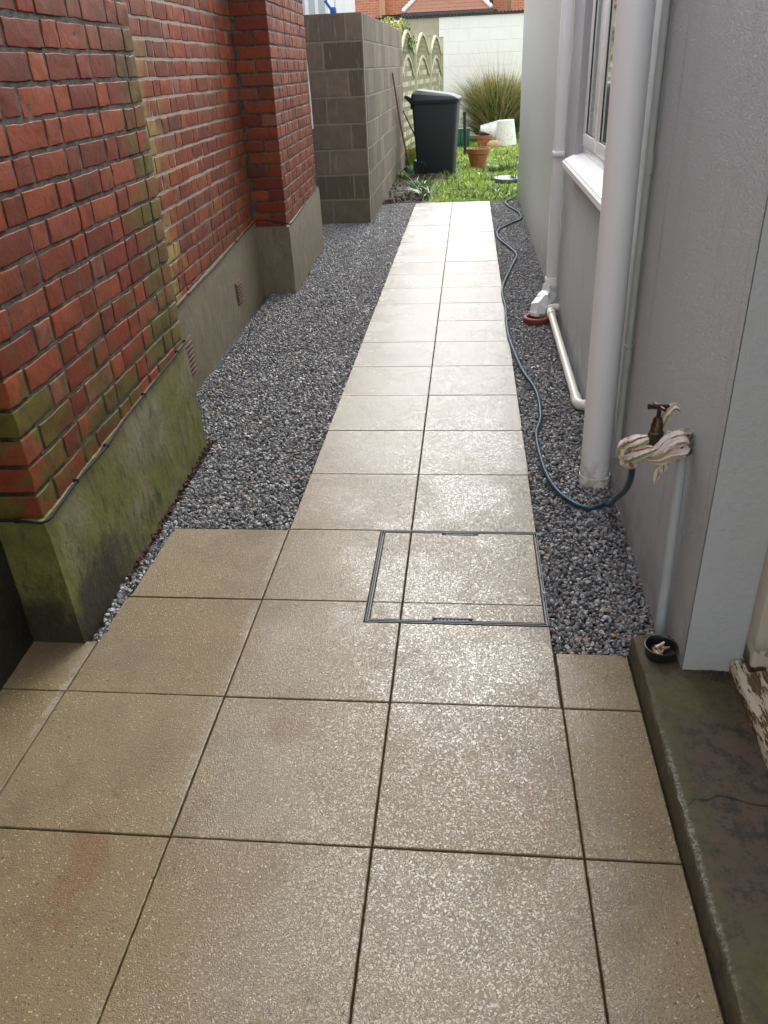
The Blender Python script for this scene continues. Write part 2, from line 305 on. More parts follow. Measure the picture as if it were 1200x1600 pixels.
# ------------------------------------------------------------ mesh helper
class MB:
    def __init__(s): s.v = []; s.f = []; s.r = []; s.mi = []
    def add(s, vs, fs, r=0., mi=0):
        k = len(s.v); s.v += [tuple(v) for v in vs]; s.f += [tuple(i+k for i in f) for f in fs]
        s.r += (list(r) if hasattr(r, '__len__') else [r]*len(vs)); s.mi += [mi]*len(fs); return s
    def box(s, a, b, bev=.0, r=0., mi=0, M=None):
        x0, y0, z0 = a; x1, y1, z1 = b
        bm = bmesh.new(); bmesh.ops.create_cube(bm, size=1)
        for v in bm.verts: v.co = ((x0+x1)/2+v.co.x*(x1-x0), (y0+y1)/2+v.co.y*(y1-y0), (z0+z1)/2+v.co.z*(z1-z0))
        if bev: bmesh.ops.bevel(bm, geom=list(bm.edges), offset=bev, segments=2, affect='EDGES', profile=.5)
        if M is not None: bm.transform(M)
        bm.verts.index_update(); s.add([v.co[:] for v in bm.verts], [[v.index for v in f.verts] for f in bm.faces], r, mi); bm.free(); return s
    def tube(s, pts, rad, seg=12, caps=True, r=0., mi=0, flat=None, shape=None):
        pts = [Vector(p) for p in pts]; n = len(pts); vs = []; rs = []
        T = [(pts[min(i+1, n-1)]-pts[max(i-1, 0)]).normalized() for i in range(n)]
        u = T[0].orthogonal().normalized()
        for i in range(n):
            u = (u-T[i]*u.dot(T[i])).normalized(); q = T[i].cross(u)
            R = rad[i] if hasattr(rad, '__len__') else rad
            for j in range(seg):
                a = 2*PI*j/seg; k = shape(i/(n-1), a) if shape else 1
                vs.append(pts[i]+(u*math.cos(a)+q*math.sin(a))*R*k); rs.append(j/seg if r == 'ang' else r)
        fs = [(i*seg+j, i*seg+(j+1) % seg, (i+1)*seg+(j+1) % seg, (i+1)*seg+j) for i in range(n-1) for j in range(seg)]
        if caps: fs += [tuple(range(seg-1, -1, -1)), tuple(range((n-1)*seg, n*seg))]
        return s.add(vs, fs, rs, mi)
    def lathe(s, prof, c=(0, 0, 0), seg=32, M=None, r=0., mi=0):
        vs = []; n = len(prof)
        for R, z in prof:
            for j in range(seg):
                p = Vector((R*math.cos(2*PI*j/seg), R*math.sin(2*PI*j/seg), z))
                if M is not None: p = M @ p
                vs.append(p+Vector(c))
        fs = [(i*seg+j, i*seg+(j+1) % seg, (i+1)*seg+(j+1) % seg, (i+1)*seg+j) for i in range(n-1) for j in range(seg)]
        if prof[0][0] > 1e-4: fs.append(tuple(range(seg-1, -1, -1)))
        if prof[-1][0] > 1e-4: fs.append(tuple(range((n-1)*seg, n*seg)))
        return s.add(vs, fs, r, mi)
    def extrude(s, poly, h, O, ux, uy, un, r=0., mi=0):
        """closed 2-D outline poly in the plane (ux,uy) through O, thickness h along un"""
        O, ux, uy, un = map(Vector, (O, ux, uy, un)); n = len(poly)
        vs = [O+ux*a+uy*b for a, b in poly]+[O+ux*a+uy*b+un*h for a, b in poly]
        fs = [tuple(range(n-1, -1, -1)), tuple(range(n, 2*n))]+[(i, (i+1) % n, n+(i+1) % n, n+i) for i in range(n)]
        return s.add(vs, fs, r, mi)
    def build(s, name, mats, parent=None, sharp=35, off=None, kind=None, flat=False):
        me = bpy.data.meshes.new(name); mats = mats if isinstance(mats, (list, tuple)) else [mats]
        off = Vector(off) if off is not None else None
        me.from_pydata([tuple(Vector(v)-off) for v in s.v] if off is not None else s.v, [], s.f)
        for m_ in mats: me.materials.append(m_)
        if len(mats) > 1: me.polygons.foreach_set('material_index', s.mi)
        at = me.attributes.new('rnd', 'FLOAT', 'POINT'); at.data.foreach_set('value', np.array(s.r, dtype=np.float32))
        bm = bmesh.new(); bm.from_mesh(me); bmesh.ops.recalc_face_normals(bm, faces=bm.faces); bm.to_mesh(me); bm.free()
        if not flat:
            me.polygons.foreach_set('use_smooth', [True]*len(me.polygons)); me.set_sharp_from_angle(angle=math.radians(sharp))
        me.update(); o = bpy.data.objects.new(name, me); COL.objects.link(o)
        if parent: o.parent = parent
        if kind: o['kind'] = kind
        return o

def wn(o):
    m_ = o.modifiers.new('weighted_normal', 'WEIGHTED_NORMAL'); m_.keep_sharp = True; m_.weight = 80; return o

def npmesh(name, V, F, R, mat, smooth=False):
    """big mesh from arrays: V (n,3), F (m,k), R (n,)"""
    me = bpy.data.meshes.new(name); k = F.shape[1]
    me.vertices.add(len(V)); me.vertices.foreach_set('co', V.astype(np.float32).ravel())
    me.loops.add(F.size); me.loops.foreach_set('vertex_index', F.astype(np.int32).ravel())
    me.polygons.add(len(F)); me.polygons.foreach_set('loop_start', np.arange(0, F.size, k, dtype=np.int32))
    try: me.polygons.foreach_set('loop_total', np.full(len(F), k, dtype=np.int32))
    except Exception: pass
    me.update(calc_edges=True); me.validate()
    at = me.attributes.new('rnd', 'FLOAT', 'POINT'); at.data.foreach_set('value', R.astype(np.float32))
    me.polygons.foreach_set('use_smooth', np.full(len(F), smooth)); me.materials.append(mat)
    o = bpy.data.objects.new(name, me); COL.objects.link(o); return o

def thing(name, label, cat, loc=(0, 0, 0), rz=0, group=None):
    o = bpy.data.objects.new(name, None); COL.objects.link(o); o.empty_display_size = .1
    o.location = loc; o.rotation_euler = (0, 0, rz); o['label'] = label; o['category'] = cat
    if group: o['group'] = group
    return o
def tag(o, label, cat, group=None, kind=None):
    if label: o['label'] = label
    if cat: o['category'] = cat
    if group: o['group'] = group
    if kind: o['kind'] = kind
    return o
def smoothpath(pts, k=8):
    P = [Vector(p) for p in pts]; o = []
    for i in range(len(P)-1):
        a, b, c, d = P[max(i-1, 0)], P[i], P[i+1], P[min(i+2, len(P)-1)]
        for j in range(k):
            t = j/k; o.append(.5*((2*b)+(c-a)*t+(2*a-5*b+4*c-d)*t*t+(3*b-a-3*c+d)*t**3))
    return o+[P[-1]]

# lattice template for rounded bricks and blocks
_lt = {}
def lattice(nu, nv, nw):
    if (nu, nv, nw) in _lt: return _lt[(nu, nv, nw)]
    idx = {}; pts = []
    for i in range(nu):
        for j in range(nv):
            for k in range(nw):
                if i in (0, nu-1) or j in (0, nv-1) or k in (0, nw-1): idx[(i, j, k)] = len(pts); pts.append((i, j, k))
    fs = []
    for i in range(nu-1):
        for j in range(nv-1):
            for k in (0, nw-1): fs.append((idx[i, j, k], idx[i+1, j, k], idx[i+1, j+1, k], idx[i, j+1, k]))
    for i in range(nu-1):
        for k in range(nw-1):
            for j in (0, nv-1): fs.append((idx[i, j, k], idx[i+1, j, k], idx[i+1, j, k+1], idx[i, j, k+1]))
    for j in range(nv-1):
        for k in range(nw-1):
            for i in (0, nu-1): fs.append((idx[i, j, k], idx[i, j+1, k], idx[i, j+1, k+1], idx[i, j, k+1]))
    _lt[(nu, nv, nw)] = (pts, fs); return pts, fs
def coords(h, r, n):
    if n == 2: return [-h, h]
    if n == 3: return [-h, 0, h]
    return [-h, -h+r]+[(-h+r)+(2*h-2*r)*i/(n-3) for i in range(1, n-3)]+[h-r, h]
def rbox(mb, c, size, n=(7, 4, 6), r=.006, rough=.0022, rnd=0., mi=0, jit=.0015):
    pts, fs = lattice(*n); h = [s_/2 for s_ in size]; C = [coords(h[i], min(r, h[i]*.45), n[i]) for i in range(3)]
    c = Vector(c); vs = []; tz = random.uniform(-.008, .008); ty = random.uniform(-.006, .006); q = rnd*37
    for p in pts:
        v = Vector((C[0][p[0]], C[1][p[1]], C[2][p[2]]))
        ext = [p[i] in (0, n[i]-1) for i in range(3)]
        if sum(ext) >= 2:
            for i in range(3):
                if ext[i]: v[i] -= math.copysign(r*.38, v[i])
        w_ = c+v; v2 = v.copy()
        if rough:
            d = noise.noise_vector(w_*28+Vector((q, 0, 0)))*rough+noise.noise_vector(w_*90)*rough*.45
            v2 += d
        v2.z += v.x*tz*0+v.y*tz; v2.x += v.y*0
        vs.append(c+v2+Vector((ty*v.y, 0, 0)))
    mb.add(vs, fs, rnd, mi)

# ------------------------------------------------------------ ground, path, gravel
mb = MB(); mb.add([(-400, -200, -.06), (400, -200, -.06), (400, 900, -.06), (-400, 900, -.06)], [(0, 1, 2, 3)])
mb.build('ground', EARTH, kind='structure')
mb = MB()   # bedding under slabs
for a, b in [((-.462, -4.0), (.448, 9.2)), ((-1.13, -4.0), (-.462, .66)), ((-.886, .66), (-.462, 1.33)), ((.448, -4.0), (.66, .66))]:
    mb.add([(a[0], a[1], -.02), (b[0], a[1], -.02), (b[0], b[1], -.02), (a[0], b[1], -.02)], [(0, 1, 2, 3)])
mb.build('path_bedding', GROUT, kind='structure')

slabs = MB(); S = .45; G = .0036
def slab(poly, z=None, rnd=None, mb=slabs):
    z = random.uniform(-.001, .001) if z is None else z; rnd = random.random() if rnd is None else rnd
    # inset by half joint, subdivide, ragged edge
    n = len(poly); P = [Vector((x, y)) for x, y in poly]; ins = []
    for i in range(n):
        d0 = (P[i]-P[i-1]).normalized(); d1 = (P[(i+1) % n]-P[i]).normalized()
        ins.append(P[i]+(Vector((-d0.y, d0.x))+Vector((-d1.y, d1.x)))*G*.5)
    ring = []; nor = []
    for i in range(n):
        a, b = ins[i], ins[(i+1) % n]; L = (b-a).length; k = max(2, int(L/.012)); d = (b-a).normalized(); nn = Vector((-d.y, d.x))
        for j in range(k):
            p = a+(b-a)*(j/k); j_ = noise.noise(Vector((p.x*60, p.y*60, rnd*9)))*.0011
            if j: p = p+nn*j_
            ring.append(p); nor.append(nn if j else (nn+Vector((-(ins[i]-ins[i-1]).normalized().y, (ins[i]-ins[i-1]).normalized().x))))
    tx, ty = random.uniform(-.0015, .0015), random.uniform(-.0015, .0015); c = sum(ring, Vector((0, 0)))/len(ring)
    zz = lambda p: z+tx*(p.x-c.x)+ty*(p.y-c.y)
    m_ = len(ring); vs = []
    for dz, di in ((-.045, 0), (-.0028, 0), (-.0008, .001), (0, .003)):
        for p, q in zip(ring, nor): pp = p+q*di; vs.append((pp.x, pp.y, zz(pp)+dz))
    fs = [(l*m_+i, l*m_+(i+1) % m_, (l+1)*m_+(i+1) % m_, (l+1)*m_+i) for l in range(3) for i in range(m_)]+[tuple(range(3*m_, 4*m_))]
    mb.add(vs, fs, rnd)
def rect(x0, y0, x1, y1, **k): slab([(x0, y0), (x1, y0), (x1, y1), (x0, y1)], **k)
for k in range(-7, 21):
    y0, y1 = k*S, min((k+1)*S, 9.232)
    if y1-y0 < .1: continue
    if k == 1: slab([(-S, y0), (0, y0), (0, .795), (-.109, .795), (-.109, y1), (-S, y1)]); rect(0, y0, .447, .795)
    elif k == 2: rect(-S, y0, -.109, 1.343)
    elif k == 3: rect(-S, 1.343, 0, y1); rect(0, 1.343, .447, y1)
    else: rect(-S, y0, 0, y1); rect(0, y0, S, y1)
for k in range(-7, 3):
    y0, y1 = k*S, (k+1)*S
    rect(-.888, y0, -S, min(y1, 1.338)) if k > 1 else rect(-.9, y0, -S, y1)
    if k < 1: rect(-1.122, y0, -.9, y1)
    if k == 1: rect(-1.115, y0, -.9, .668)
    if k < 1: rect(.45, y0, .65, y1)
    if k == 1: rect(.45, y0, .65, .672)
slabs.build('path', PAVE, kind='structure', flat=True)

# recessed manhole cover
mh = thing('manhole_cover', 'square recessed inspection cover with paving inset and dark metal frame', 'manhole cover', (.169, 1.069, 0))
x0, y0, x1, y1 = -.107, .797, .446, 1.341
def ringframe(mb, a, wd, z0, z1):
    A = (x0+a, y0+a, x1-a, y1-a)
    mb.box((A[0], A[1], z0), (A[2], A[1]+wd, z1)); mb.box((A[0], A[3]-wd, z0), (A[2], A[3], z1))
    mb.box((A[0], A[1]+wd, z0), (A[0]+wd, A[3]-wd, z1)); mb.box((A[2]-wd, A[1]+wd, z0), (A[2], A[3]-wd, z1))
f = MB(); ringframe(f, 0, .0028, -.04, .0008); f.build('outer_frame', STEEL, mh, off=mh.location)
f = MB(); ringframe(f, .0078, .0028, -.04, .0005); f.build('tray_rim', STEEL, mh, off=mh.location)
f = MB(); ringframe(f, .0033, .004, -.04, -.010); f.build('seal', BLACKP, mh, off=mh.location)
ins = MB(); gi = .0107
slab([(x0+gi, .9), (0, .9), (0, y1-gi), (x0+gi, y1-gi)], mb=ins, rnd=.2)
slab([(0, .9), (x1-gi, .9), (x1-gi, y1-gi), (.235, y1-gi), (.235, y1-gi-.012), (.115, y1-gi-.012), (.115, y1-gi), (0, y1-gi)], mb=ins, rnd=.35)
slab([(x0+gi, y0+gi), (0, y0+gi), (0, .9), (x0+gi, .9)], mb=ins, rnd=.2)
slab([(0, y0+gi), (.1, y0+gi), (.1, y0+gi+.014), (.215, y0+gi+.014), (.215, y0+gi), (x1-gi, y0+gi), (x1-gi, .9), (0, .9)], mb=ins, rnd=.35)
ins.build('paving_inset', PAVE, mh, off=mh.location, flat=True)
for (a, b, c_, d_) in ((.105, .811, .21, .821), (.12, 1.319, .23, 1.328)):
    f = MB(); f.box((a, b, -.03), (c_, d_, -.004)); f.box((a-.003, b-.0025, -.03), (c_+.003, b, .0012)); f.box((a-.003, d_, -.03), (c_+.003, d_+.0025, .0012))
    for q in range(9): f.box((a+.006+q*.011, b+.002, -.004), (a+.012+q*.011, d_-.002, -.0005))
    f.build('lifting_slot', STEEL, mh, off=mh.location)

# gravel
gb = MB()
LX = lambda y: -.927-.05*(y-.67) if y < 2.15 else (-1.2-.03*(y-2.15) if y < 4.9 else -1.10-.045*(y-4.9))
gb.add([(-1.9, .66, -.030), (-.44, .66, -.030), (-.44, 9.26, -.030), (-1.9, 9.26, -.030)], [(0, 1, 2, 3)])
gb.add([(.44, .66, -.030), (1.1, .66, -.030), (1.1, 9.26, -.030), (.44, 9.26, -.030)], [(0, 1, 2, 3)])
gb.build('gravel_bed', GBASE, kind='structure')
def ico(sub):
    bm = bmesh.new(); bmesh.ops.create_icosphere(bm, subdivisions=sub, radius=1); bm.verts.index_update()
    V = np.array([v.co[:] for v in bm.verts]); F = np.array([[v.index for v in f.verts] for f in bm.faces]); bm.free(); return V, F
def stones(P, size, sub, colr):
    V0, F0 = ico(sub); K = 16; T = []
    for k in range(K):
        V = V0.copy()
        for _ in range(7):      # chop with random planes to get broken faces
            n_ = rng.normal(size=3); n_ /= np.linalg.norm(n_); d = rng.uniform(.45, .8); q = V@n_; V -= np.outer(np.maximum(q-d, 0), n_)
        V *= np.array([1, rng.uniform(.62, .95), rng.uniform(.5, .8)]); T.append(V)
    T = np.array(T); n = len(P); k = rng.integers(0, K, n)
    q = rng.normal(size=(n, 4)); q[:, 1:3] *= .55; q /= np.linalg.norm(q, axis=1)[:, None]
    w_, x, y, z = q.T
    R = np.stack([1-2*(y*y+z*z), 2*(x*y-z*w_), 2*(x*z+y*w_), 2*(x*y+z*w_), 1-2*(x*x+z*z), 2*(y*z-x*w_), 2*(x*z-y*w_), 2*(y*z+x*w_), 1-2*(x*x+y*y)], 1).reshape(n, 3, 3)
    V = np.einsum('nij,nvj->nvi', R, T[k]*size[:, None, None])+P[:, None, :]
    F = (F0[None]+(np.arange(n)*len(V0))[:, None, None]).reshape(-1, 3)
    return V.reshape(-1, 3), F, np.repeat(colr, len(V0))
def gravel_points(sp):
    out = []
    for xa, xb in ((-1.62, -.448), (.45, .90)):
        gx, gy = np.meshgrid(np.arange(xa, xb, sp), np.arange(.67, 9.25, sp)); p = np.stack([gx.ravel(), gy.ravel()], 1)
        p += rng.uniform(-.55, .55, p.shape)*sp; out.append(p)
    p = np.concatenate(out); x, y = p.T
    slab_l = (x > -.886-.004) & (x < -.44) & (y < 1.343)
    leftw = np.where(y < 2.15, -.925-.05*(y-.67), np.where(y < 4.88, -1.215-.03*(y-2.15), np.where(y < 6.7, -1.10-.045*(y-4.9), -1.6)))
    gap = np.where((y > 1.0) & (y < 2.15), .018+.025*(y-1.0), 0)
    blk = (x < -.85) & (y > 7.97)
    keep = (~slab_l) & (~((x < 0) & (x < leftw+gap))) & (~blk) & (~((x > 0) & (x > .765+.005*y))) & (~((x > .448) & (x < .66) & (y < .678))) & (~((x > .64) & (y < .675))) & (np.abs(x+.0) > .452-.006*(rng.random(len(x)) < .4))
    return p[keep]
VV, FF, RR = [], [], []; off = 0
for layer, (sp, z0, z1) in enumerate([(.0125, -.024, -.014), (.0135, -.013, -.003)]):
    p = gravel_points(sp); z = rng.uniform(z0, z1, len(p))+.004*np.sin(p[:, 0]*9+1)*np.sin(p[:, 1]*5)
    P = np.concatenate([p, z[:, None]], 1); sz = .0056+.0078*rng.random(len(p))**1.6; cl = rng.random(len(p))
    for near in (True, False):
        m_ = (P[:, 1] < 3.4) == near
        V, F, R = stones(P[m_], sz[m_], 2 if near else 1, cl[m_]); VV.append(V); FF.append(F+off); RR.append(R); off += len(V)
# stray chips on the slab edges
p = np.array([(-.895, .905), (-.89, 1.0), (-.884, 1.1), (.46, 1.46), (.455, 1.44), (.635, .672), (.64, .665), (.628, .678), (-.91, .68), (-.89, .72), (-.90, .76), (-.888, 1.2), (-.88, 1.32), (-.7, 1.342), (-.6, 1.345)])
V, F, R = stones(np.concatenate([p, np.full((len(p), 1), .003)], 1), rng.uniform(.005, .009, len(p)), 2, rng.random(len(p))); VV.append(V); FF.append(F+off); RR.append(R)
ny_ = 260; yb_ = rng.uniform(1.0, 2.14, ny_); pb = np.stack([-.925-.05*(yb_-.67)+rng.uniform(-.008, .012, ny_)+.012*(yb_-1.0), yb_, rng.uniform(-.03, -.006, ny_)], 1)
V, F, R = stones(pb, rng.uniform(.004, .013, ny_), 1, rng.random(ny_)); o = npmesh('brick_rubble', V, F, R, RUBB); tag(o, 'dark brownish brick crumbs in the gap at the foot of the mossy plinth', 'rubble', kind='stuff')
g = npmesh('gravel', np.concatenate(VV), np.concatenate(FF), np.concatenate(RR), GRAVEL); tag(g, 'loose grey granite chippings filling both sides of the slab path', 'gravel', kind='stuff')

# ------------------------------------------------------------ red brick building on the left
CO = .0815; JT = .0095
LB = thing('brick_building', 'old red brick house wall with mossy green rendered plinth and projecting piers', 'building', (-.97, .68, 0), math.radians(2.3))
bw = MB()
def lay(face, a0, a1, x, z0, z1, dep=.105, ends=(True, True), fine=True, flip=0, corner=None, cut=None):
    """Flemish bond. face 'x': bricks run along y, outer face at local x. face 'y': run along x (a0..a1), outer face at local y = x, facing -y"""
    k = 0; z = z0
    while z < z1:
        p = a0; t = (k+flip) % 2; first = True
        seq = 0
        while p < a1-.02:
            if first and ends[0]: L = (.215 if t == 0 else .102)
            elif (seq+t) % 2 == 0: L = .215
            else: L = .102
            if first and not ends[0]: p -= random.uniform(0, .1)
            L = L*random.uniform(.96, 1.03); q = min(p+L, a1)
            if a1-q < .04: q = a1
            jj = random.uniform(-.0014, .0014); zz = z+random.uniform(-.0018, .0018)
            hgt = CO-JT-random.uniform(-.001, .002)
            n = (8, 4, 6) if fine else (5, 3, 4)
            if face == 'y' and cut and q > -cut[k % 2]-JT: q = -cut[k % 2]-JT
            if q-p < .03: break
            dp_ = corner[t] if corner and p == a0 else dep
            if face == 'x': rbox(bw, (x-dp_/2+jj, (p+q)/2, zz+hgt/2), (dp_, q-p, hgt), (4 if dp_ > .11 else 3, n[0], n[2]), .0045, .0034 if fine else .0026, random.random())
            else: rbox(bw, ((p+q)/2, x+dep/2+jj, zz+hgt/2), (q-p, dep, hgt), (n[0], 3, n[2]), .0045, .0034 if fine else .0026, random.random())
            p = q+JT; seq += 1; first = False
        z += CO; k += 1
def mort(a, b): bw.box(a, b, mi=1)
MD = .0033
lay('x', 0, 1.45, 0, .33, 2.9, corner=(.105, .138))                                   # near pier face
mort((-.5, .09, .3), (-MD, 1.44, 2.92)); mort((-.14+MD, MD, .3), (-.02, .09, 2.92))
lay('y', -.142, -.09, 0, .33, 2.9, dep=.09, cut=(.105, .138))
bw.box((-.115, MD, .3), (-MD*1.5, .1, 2.92), mi=1)
lay('x', -3.6, -.01, -.140, .33, 2.9, fine=False, ends=(False, False)); mort((-.5, -3.6, .3), (-.140-MD, .08, 2.92))
lay('x', 1.455, 4.205, -.235, .33, 2.9, ends=(False, False)); mort((-.5, 1.44, .3), (-.235-MD, 4.25, 2.92))
lay('x', 4.22, 5.97, .008, .33, 2.9, corner=(.105, .22)); mort((-.5, 4.31, .3), (.008-MD, 5.96, 2.92))
lay('y', -.24, -.09, 4.22, .33, 2.9, dep=.09, cut=(.097, .212)); mort((-.3, 4.22+MD, .3), (.008-MD, 4.31, 2.92))
lay('x', 5.98, 6.3, -.235, .33, 2.9, ends=(False, False), fine=False); mort((-.5, 5.96, .3), (-.235-MD, 6.3, 2.92))
wn(bw.build('wall', [BRICK, MORTAR], LB, sharp=60))
ub = MB(); ub.box((-4, -3.6, 2.925), (.06, 6.36, 3.02)); ub.box((-4, -3.6, -.05), (-.5, 6.3, 2.925))
ub.build('lowered_roof_cap', DARKP, LB)  # brickwork and its cap kept low, out of view, to admit skylight
def slope_block(mb, xa_top, xa_bot, y0, y1, zt0, zt1, xin, y0b=None, rough=.004):
    """plinth: a subdivided block whose outer face splays out towards its foot"""
    ny = max(4, int((y1-y0)/.06)); nz = 9; vs = []
    y0b = y0 if y0b is None else y0b
    for i in range(ny+1):
        t = i/ny
        for j in range(nz+1):
            s_ = j/nz; zt = zt0+(zt1-zt0)*t; z = -.05+s_*(zt+.05); x = xa_bot+(xa_top-xa_bot)*min(1, s_*1.02)
            ya = y0b+(y0-y0b)*s_; y = ya+(y1-ya)*t
            d = noise.noise(Vector((x*2, y*7, z*7)))*rough+noise.noise(Vector((9, y*25, z*25)))*rough*.4
            if j == nz: x -= .006; z -= .001
            vs.append((x+d, y+(d if i == 0 else 0), z+(noise.noise(Vector((1, y*14, 3)))*.005 if j == nz else 0)))
    n = len(vs)
    for i in range(ny+1):
        t = i/ny; zt = zt0+(zt1-zt0)*t
        vs += [(xin, y0+(y1-y0)*t, -.05), (xin, y0+(y1-y0)*t, zt-.001)]
    fs = [(i*(nz+1)+j, (i+1)*(nz+1)+j, (i+1)*(nz+1)+j+1, i*(nz+1)+j+1) for i in range(ny) for j in range(nz)]
    for i in range(ny): fs.append((i*(nz+1)+nz, (i+1)*(nz+1)+nz, n+2*(i+1)+1, n+2*i+1))
    fs.append(tuple([j for j in range(nz+1)]+[n+1, n])); fs.append(tuple([ny*(nz+1)+j for j in range(nz, -1, -1)]+[n+2*ny, n+2*ny+1]))
    mb.add(vs, fs)
pl = MB()
slope_block(pl, .012, .038, -.014, 1.44, .415, .462, -.2, -.028)
slope_block(pl, -.218, -.208, 1.44, 4.235, .43, .525, -.4)
slope_block(pl, .028, .034, 4.20, 5.99, .475, .53, -.3)
slope_block(pl, -.215, -.205, 5.99, 6.3, .52, .53, -.4)
pl.build('plinth', PLINTH, LB, sharp=60)
pl = MB(); slope_block(pl, -.130, -.125, -3.6, -.02, .40, .40, -.3); pl.build('plinth', PLINTHDARK, LB, sharp=60)['label'] = 'near-black stretch of plinth nearest the viewer'
for (yc, zc, w_, hh) in ((2.13, .17, .20, .20), (3.42, .20, .17, .15)):
    v = MB(); xo = -.2065
    v.box((xo-.01, yc-w_/2, zc-hh/2), (xo, yc+w_/2, zc+hh/2), .001)
    for q in range(7):
        zz = zc-hh/2+.012+q*(hh-.02)/7; v.box((xo, yc-w_/2+.01, zz), (xo+.007, yc+w_/2-.01, zz+.010), .002)
    v.build('air_vent', VENTM, LB)

# cable clipped along the plinth
W = lambda x, y: (-.97+x*math.cos(math.radians(2.3))-(y)*math.sin(math.radians(2.3)), .68+x*math.sin(math.radians(2.3))+y*math.cos(math.radians(2.3)))
cp = [(-.16, -.018, .420), (-.06, -.02, .418), (.012, -.019, .413), (.022, .05, .418), (.021, .2, .428), (.021, .45, .428), (.021, .62, .445), (.021, .85, .452), (.021, 1.1, .462), (.021, 1.3, .468), (.014, 1.445, .472), (-.06, 1.455, .44), (-.20, 1.47, .435), (-.205, 1.8, .448),
      (-.205, 2.3, .462), (-.205, 2.9, .478), (-.205, 3.5, .508), (-.205, 4.1, .530), (-.17, 4.19, .530), (0, 4.19, .505), (.035, 4.21, .492), (.036, 4.6, .50), (.036, 5.2, .53), (.036, 5.9, .545)]
pts = [(*W(x, y), z+.002) for x, y, z in cp]
c_ = thing('wall_cable', 'thin black cable clipped along the top of the mossy plinth', 'cable', pts[0])
f = MB(); f.tube(smoothpath(pts, 8), .0042, 8); f.build('cable', CABLE, c_, off=c_.location)
for i in (1, 4, 5, 7, 9, 14, 16, 20, 22):
    p = pts[i]; f = MB(); f.box((p[0]-.012, p[1]-.0035, p[2]-.006), (p[0]+.006, p[1]+.0035, p[2]+.007), .001); f.build('clip', BLACKP, c_, off=c_.location)

# ------------------------------------------------------------ grey block wall
BW = thing('block_wall', 'weathered grey concrete block garden wall with sharp near corner', 'wall', (-.856, 7.9, 0))
bw = MB(); H = .2440; nC = 8
for k in range(nC):
    z = -.03+k*H+(.03 if k == 0 else 0); z = k*H; t = 1-k % 2
    # front face, blocks run along x, near end of wall
    xs = [-1.456, -1.31 if t else -1.0, -.856] if t else [-1.456, -1.02, -.856]
    if t: xs = [-1.456, -1.26, -.856]
    for a, b in zip(xs[:-1], xs[1:]):
        rbox(bw, ((a+b)/2, 7.95, z+H/2), (b-a-.010, .10, H-.010), (6, 3, 5), .006, .0025, random.random())
    y = 8.005 if True else 0; first = .39 if t else .24
    while y < 13.25:
        L = min(first, 13.3-y); first = .45
        if L < .05: break
        rbox(bw, (-.906-(y-8)*.003, y+L/2, z+H/2), (.10, L-.010, H-.010), (3, 6, 5), .006, .0025, random.random()); y += L
bw.box((-1.45, 7.9025, -.02), (-.8585, 7.995, nC*H-.006), mi=1)
for q in range(6): bw.box((-.95, 7.995+q*.883, -.02), (-.8588-.003*(q+.5)*.883, 7.995+(q+1)*.883, nC*H-.006), mi=1)
bw.build('blockwork', [BLOCK, BLOCKM], BW, sharp=18, off=BW.location)
# mossy post and thin white pipe in the slot beside it
f = MB(); f.box((-1.52, 8.02, -.05), (-1.466, 8.09, 2.5), .004); tag(f.build('timber_post', MTIMB), 'dark mossy timber post in the slot left of the block wall', 'post')
f = MB(); f.tube(smoothpath([(-1.395, 7.75, .95), (-1.402, 7.75, 1.4), (-1.43, 7.76, 1.9), (-1.445, 7.77, 2.6)], 6), .009, 8); tag(f.build('overflow_pipe', PVC), 'thin white pipe running down beside the block wall', 'pipe')

# lean-to behind the block wall
LT = thing('lean_to', 'pale blue and white panelled lean-to behind the block wall', 'lean-to', (-2.2, 9.6, 0))
f = MB(); f.box((-3.0, 9.0, 0), (-1.36, 11.5, 2.75)); f.build('panels', CLAD, LT, off=LT.location)
f = MB()
for x in (-1.36, -1.47, -1.58, -1.69, -1.80, -2.1, -2.4, -2.7, -3.0): f.box((x-.018, 8.97, 0), (x+.018, 9.0, 2.75), .003)
f.build('glazing_bars', PVC, LT, off=LT.location)
f = MB(); f.box((-3.1, 8.9, 2.752), (-1.28, 11.6, 2.80), .01); f.build('roof', PVC, LT, off=LT.location)

# blue squeegee lying head up against the wall top
BR = thing('floor_squeegee', 'blue headed squeegee with white handle standing behind the block wall', 'squeegee', (-1.15, 8.12, 0))
f = MB(); f.box((-1.195, 8.10, 1.955), (-1.135, 8.15, 2.01), .006); f.tube([(-1.18, 8.12, 1.99), (-1.225, 8.12, 2.045), (-1.235, 8.12, 2.07)], [.016, .014, .018], 10); f.build('head', BLUE, BR, off=BR.location)
f = MB(); f.tube([(-1.165, 8.125, .02), (-1.150, 8.125, 1.95), (-1.10, 8.125, 2.45)], .011, 10); f.build('handle', PVC, BR, off=BR.location)

